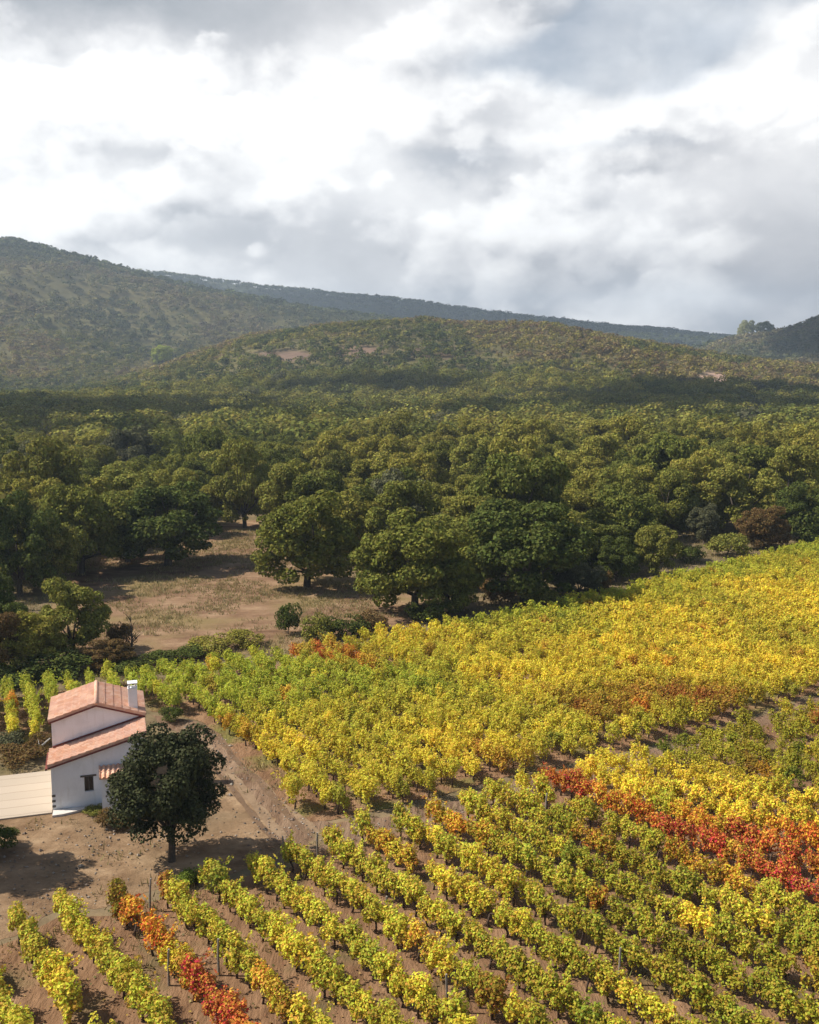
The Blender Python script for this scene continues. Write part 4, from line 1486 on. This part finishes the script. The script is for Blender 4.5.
# sky
w = bpy.data.worlds.new('World')
S.world = w
w.use_nodes = True
w.cycles.sampling_method = 'MANUAL'
w.cycles.sample_map_resolution = 512
nt = w.node_tree
nt.nodes.clear()
out = nt.nodes.new('ShaderNodeOutputWorld')
sky = nt.nodes.new('ShaderNodeTexSky')
sky.sky_type = 'NISHITA'
sky.sun_disc = False
sky.sun_elevation = EL_
sky.sun_rotation = math.atan2(sv.x, sv.y)
sky.air_density = 1.0
sky.dust_density = 1.0
bg0 = N(nt, 'ShaderNodeBackground', Strength=0.08)
nt.links.new(sky.outputs[0], bg0.inputs[0])
tc = N(nt, 'ShaderNodeTexCoord')
sp = N(nt, 'ShaderNodeSeparateXYZ')
nt.links.new(tc.outputs['Generated'], sp.inputs[0])
dx, dy, dz = sp.outputs
azn = math_(nt, 'ARCTAN2', dx, dy)
eln = math_(nt, 'ARCSINE', dz)
cb = N(nt, 'ShaderNodeCombineXYZ')
nt.links.new(azn, cb.inputs[0])
nt.links.new(math_(nt, 'MULTIPLY', eln, 1.4), cb.inputs[1])
P0 = cb.outputs[0]


def cnoise(vec, scale, detail, rough=0.55, dist=0.0):
    n = N(nt, 'ShaderNodeTexNoise', Scale=scale, Detail=detail, Roughness=rough, Distortion=dist)
    nt.links.new(vec, n.inputs['Vector'])
    return n.outputs[0]


def shift(vec, d):
    n = N(nt, 'ShaderNodeVectorMath', _operation='ADD')
    nt.links.new(vec, n.inputs[0])
    n.inputs[1].default_value = d
    return n.outputs[0]


# wobble the placement so that no edge is smooth
wob1 = math_(nt, 'MULTIPLY', math_(nt, 'SUBTRACT', cnoise(P0, 9, 8), 0.5), 0.13)
wob2 = math_(nt, 'MULTIPLY', math_(nt, 'SUBTRACT', cnoise(shift(P0, (9, 4, 1)), 10, 8), 0.5), 0.085)
azw = math_(nt, 'ADD', azn, wob1)
elw = math_(nt, 'ADD', eln, wob2)


def blob(px, py, sx, sy, pw=2.0):
    a = math.atan2((px - 409.5) / F, 1.0)
    e = math.atan((512 - py) / F) - TH
    qa = math_(nt, 'POWER', math_(nt, 'ABSOLUTE', math_(nt, 'DIVIDE', math_(nt, 'SUBTRACT', azw, a), sx / F)), pw)
    qe = math_(nt, 'POWER', math_(nt, 'ABSOLUTE', math_(nt, 'DIVIDE', math_(nt, 'SUBTRACT', elw, e), sy / F)), pw)
    return math_(nt, 'EXPONENT', math_(nt, 'MULTIPLY', math_(nt, 'ADD', qa, qe), -1.0))


def total(lst):
    s = None
    for (px, py, sx, sy, am) in lst:
        v = math_(nt, 'MULTIPLY', blob(px, py, sx, sy), am)
        s = v if s is None else math_(nt, 'ADD', s, v)
    return s


light = total([(110, 100, 200, 42, 0.9), (50, 215, 110, 45, 1.0), (330, 160, 70, 36, 0.8), (520, 90, 80, 18, 0.9), (690, 70, 70, 55, 0.9), (780, 110, 100, 60, 0.5), (560, 215, 150, 40, 0.5),
               (410, 40, 90, 26, 0.5), (560, 135, 60, 20, 0.6), (290, 95, 110, 36, 0.5)])
dark = total([(140, 14, 210, 36, 1.25), (130, 157, 110, 11, 0.6), (215, 246, 70, 28, 0.5), (340, 235, 80, 26, 0.35), (445, 160, 60, 17, 0.8), (650, 150, 60, 13, 0.7), (660, 285, 240, 36, 0.4),
              (770, 220, 110, 36, 0.35), (730, 165, 60, 20, 0.3), (470, 120, 60, 14, 0.4)])
gap = total([(650, 30, 75, 46, 2.2), (545, 62, 95, 26, 1.8), (810, -6, 70, 24, 2.0), (445, 162, 60, 14, 0.6), (650, 298, 220, 22, 0.5), (620, 148, 70, 10, 0.6)])
fb = cnoise(P0, 6.5, 9, 0.56, 0.25)


def billow(off, scale):
    """rounded, cauliflower-like heads: soft cells broken up by fine noise"""
    v = shift(P0, off)
    n = N(nt, 'ShaderNodeTexNoise', Scale=scale * 0.9, Detail=6.0, Roughness=0.55)
    nt.links.new(v, n.inputs['Vector'])
    wv = N(nt, 'ShaderNodeVectorMath', _operation='MULTIPLY_ADD')
    nt.links.new(n.outputs['Color'], wv.inputs[0])
    wv.inputs[1].default_value = (0.55 / scale, 0.55 / scale, 0.55 / scale)
    nt.links.new(v, wv.inputs[2])
    vo = N(nt, 'ShaderNodeTexVoronoi', Scale=scale, Detail=2.0, Roughness=0.5, _feature='F1', _normalize=True)
    nt.links.new(wv.outputs[0], vo.inputs['Vector'])
    head = math_(nt, 'SUBTRACT', 1.0, vo.outputs['Distance'])
    return math_(nt, 'ADD', math_(nt, 'MULTIPLY', head, 0.55), math_(nt, 'MULTIPLY', n.outputs[0], 0.45))


def heap(off, scale, lo, hi, gain):
    """heaped cloud heads: cover and relief, lit from the upper left"""
    n1 = billow(off, scale)
    n2 = billow((off[0] - 0.10 / scale, off[1] + 0.20 / scale, off[2]), scale)
    m = N(nt, 'ShaderNodeMapRange', _interpolation_type='SMOOTHSTEP')
    m.inputs['From Min'].default_value = lo
    m.inputs['From Max'].default_value = hi
    nt.links.new(math_(nt, 'ADD', n1, math_(nt, 'MULTIPLY', math_(nt, 'SUBTRACT', light, dark), 0.10)), m.inputs['Value'])
    return m.outputs[0], math_(nt, 'MULTIPLY', math_(nt, 'SUBTRACT', n1, n2), gain)


def lerp(f, a, b):
    return math_(nt, 'ADD', math_(nt, 'MULTIPLY', a, math_(nt, 'SUBTRACT', 1.0, f)), math_(nt, 'MULTIPLY', b, f))


place = math_(nt, 'MULTIPLY', math_(nt, 'SUBTRACT', light, dark), 0.36)
tone_ = math_(nt, 'ADD', math_(nt, 'ADD', 0.55, place), math_(nt, 'MULTIPLY', math_(nt, 'SUBTRACT', fb, 0.5), 0.6))
m1, r1 = heap((2.3, 7.1, 1.0), 5.0, 0.575, 0.625, 5.2)
m2, r2 = heap((5.3, 2.1, 4.0), 8.5, 0.595, 0.64, 4.8)
m3, r3 = heap((1.3, 4.1, 8.0), 15.0, 0.62, 0.68, 2.6)
tone_ = lerp(math_(nt, 'MULTIPLY', m1, 0.8), tone_, math_(nt, 'ADD', math_(nt, 'ADD', 0.60, place), r1))
tone_ = lerp(math_(nt, 'MULTIPLY', m2, 0.65), tone_, math_(nt, 'ADD', math_(nt, 'ADD', 0.55, place), r2))
tone_ = lerp(math_(nt, 'MULTIPLY', m3, 0.25), tone_, math_(nt, 'ADD', math_(nt, 'ADD', 0.55, place), r3))
K = 0.85
ccol = ramp_(nt, tone_, [(p, tuple(K * v for v in c)) for p, c in [(0.12, (0.34, 0.365, 0.40)), (0.38, (0.54, 0.55, 0.575)), (0.58, (0.77, 0.77, 0.78)), (0.80, (0.99, 0.985, 0.975)), (1.0, (1.1, 1.1, 1.1))]])
gsoft = N(nt, 'ShaderNodeMapRange', _interpolation_type='SMOOTHSTEP')
gsoft.inputs['From Max'].default_value = 1.5
nt.links.new(gap, gsoft.inputs['Value'])
veil = math_(nt, 'MULTIPLY', gsoft.outputs[0], math_(nt, 'ADD', 0.62, math_(nt, 'MULTIPLY', math_(nt, 'SUBTRACT', 0.55, fb), 1.4)), clamp=True)
ccol = mix_(nt, veil, ccol, (0.27, 0.325, 0.40))
bgc = N(nt, 'ShaderNodeBackground', Strength=1.0)
nt.links.new(ccol, bgc.inputs[0])
# cover: full low in front, broken overhead and behind; heads stand in front of the gaps
frontal = N(nt, 'ShaderNodeMapRange')
frontal.inputs['From Min'].default_value = 0.62
frontal.inputs['From Max'].default_value = 0.40
nt.links.new(dz, frontal.inputs['Value'])
cov = math_(nt, 'ADD', math_(nt, 'MULTIPLY', math_(nt, 'SUBTRACT', fb, 0.5), 1.6), 0.10)
cov = math_(nt, 'ADD', cov, math_(nt, 'MULTIPLY', m2, 0.15))
cov = math_(nt, 'ADD', cov, math_(nt, 'MULTIPLY', frontal.outputs[0], 1.0))
cov = math_(nt, 'SUBTRACT', cov, math_(nt, 'MULTIPLY', gap, 0.08))
cov = math_(nt, 'SUBTRACT', cov, math_(nt, 'MULTIPLY', math_(nt, 'SUBTRACT', 0.3, dy, clamp=True), 1.2))
cr = N(nt, 'ShaderNodeMapRange', _interpolation_type='SMOOTHSTEP')
cr.inputs['From Min'].default_value = 0.25
cr.inputs['From Max'].default_value = 0.85
nt.links.new(cov, cr.inputs['Value'])
ms = N(nt, 'ShaderNodeMixShader')
nt.links.new(cr.outputs[0], ms.inputs[0])
nt.links.new(bg0.outputs[0], ms.inputs[1])
nt.links.new(bgc.outputs[0], ms.inputs[2])
nt.links.new(ms.outputs[0], out.inputs[0])

# haze
b = MB()
b.box(-4500, 4500, -4500, 4500, -1.2, 345)
hm, hn, ho = new_mat('haze_air')
pv = N(hn, 'ShaderNodeVolumePrincipled', Density=0.00019)
pv.inputs['Color'].default_value = (0.68, 0.83, 1.0, 1)
pv.inputs['Anisotropy'].default_value = 0.2
hn.links.new(pv.outputs[0], ho.inputs['Volume'])
hz = b.build('haze', hm)
tag(hz, 'thin pale haze hanging over the valley and hills', 'haze', kind='stuff')

# ------------------------------------------------------------------ render settings
S.view_settings.view_transform = 'Standard'
S.view_settings.look = 'None'
S.view_settings.exposure = 0.52
S.view_settings.gamma = 1.0
S.view_settings.use_curve_mapping = False
S.cycles.max_bounces = 5
S.cycles.diffuse_bounces = 3
S.cycles.transmission_bounces = 3
S.cycles.volume_bounces = 0
S.cycles.use_denoising = True
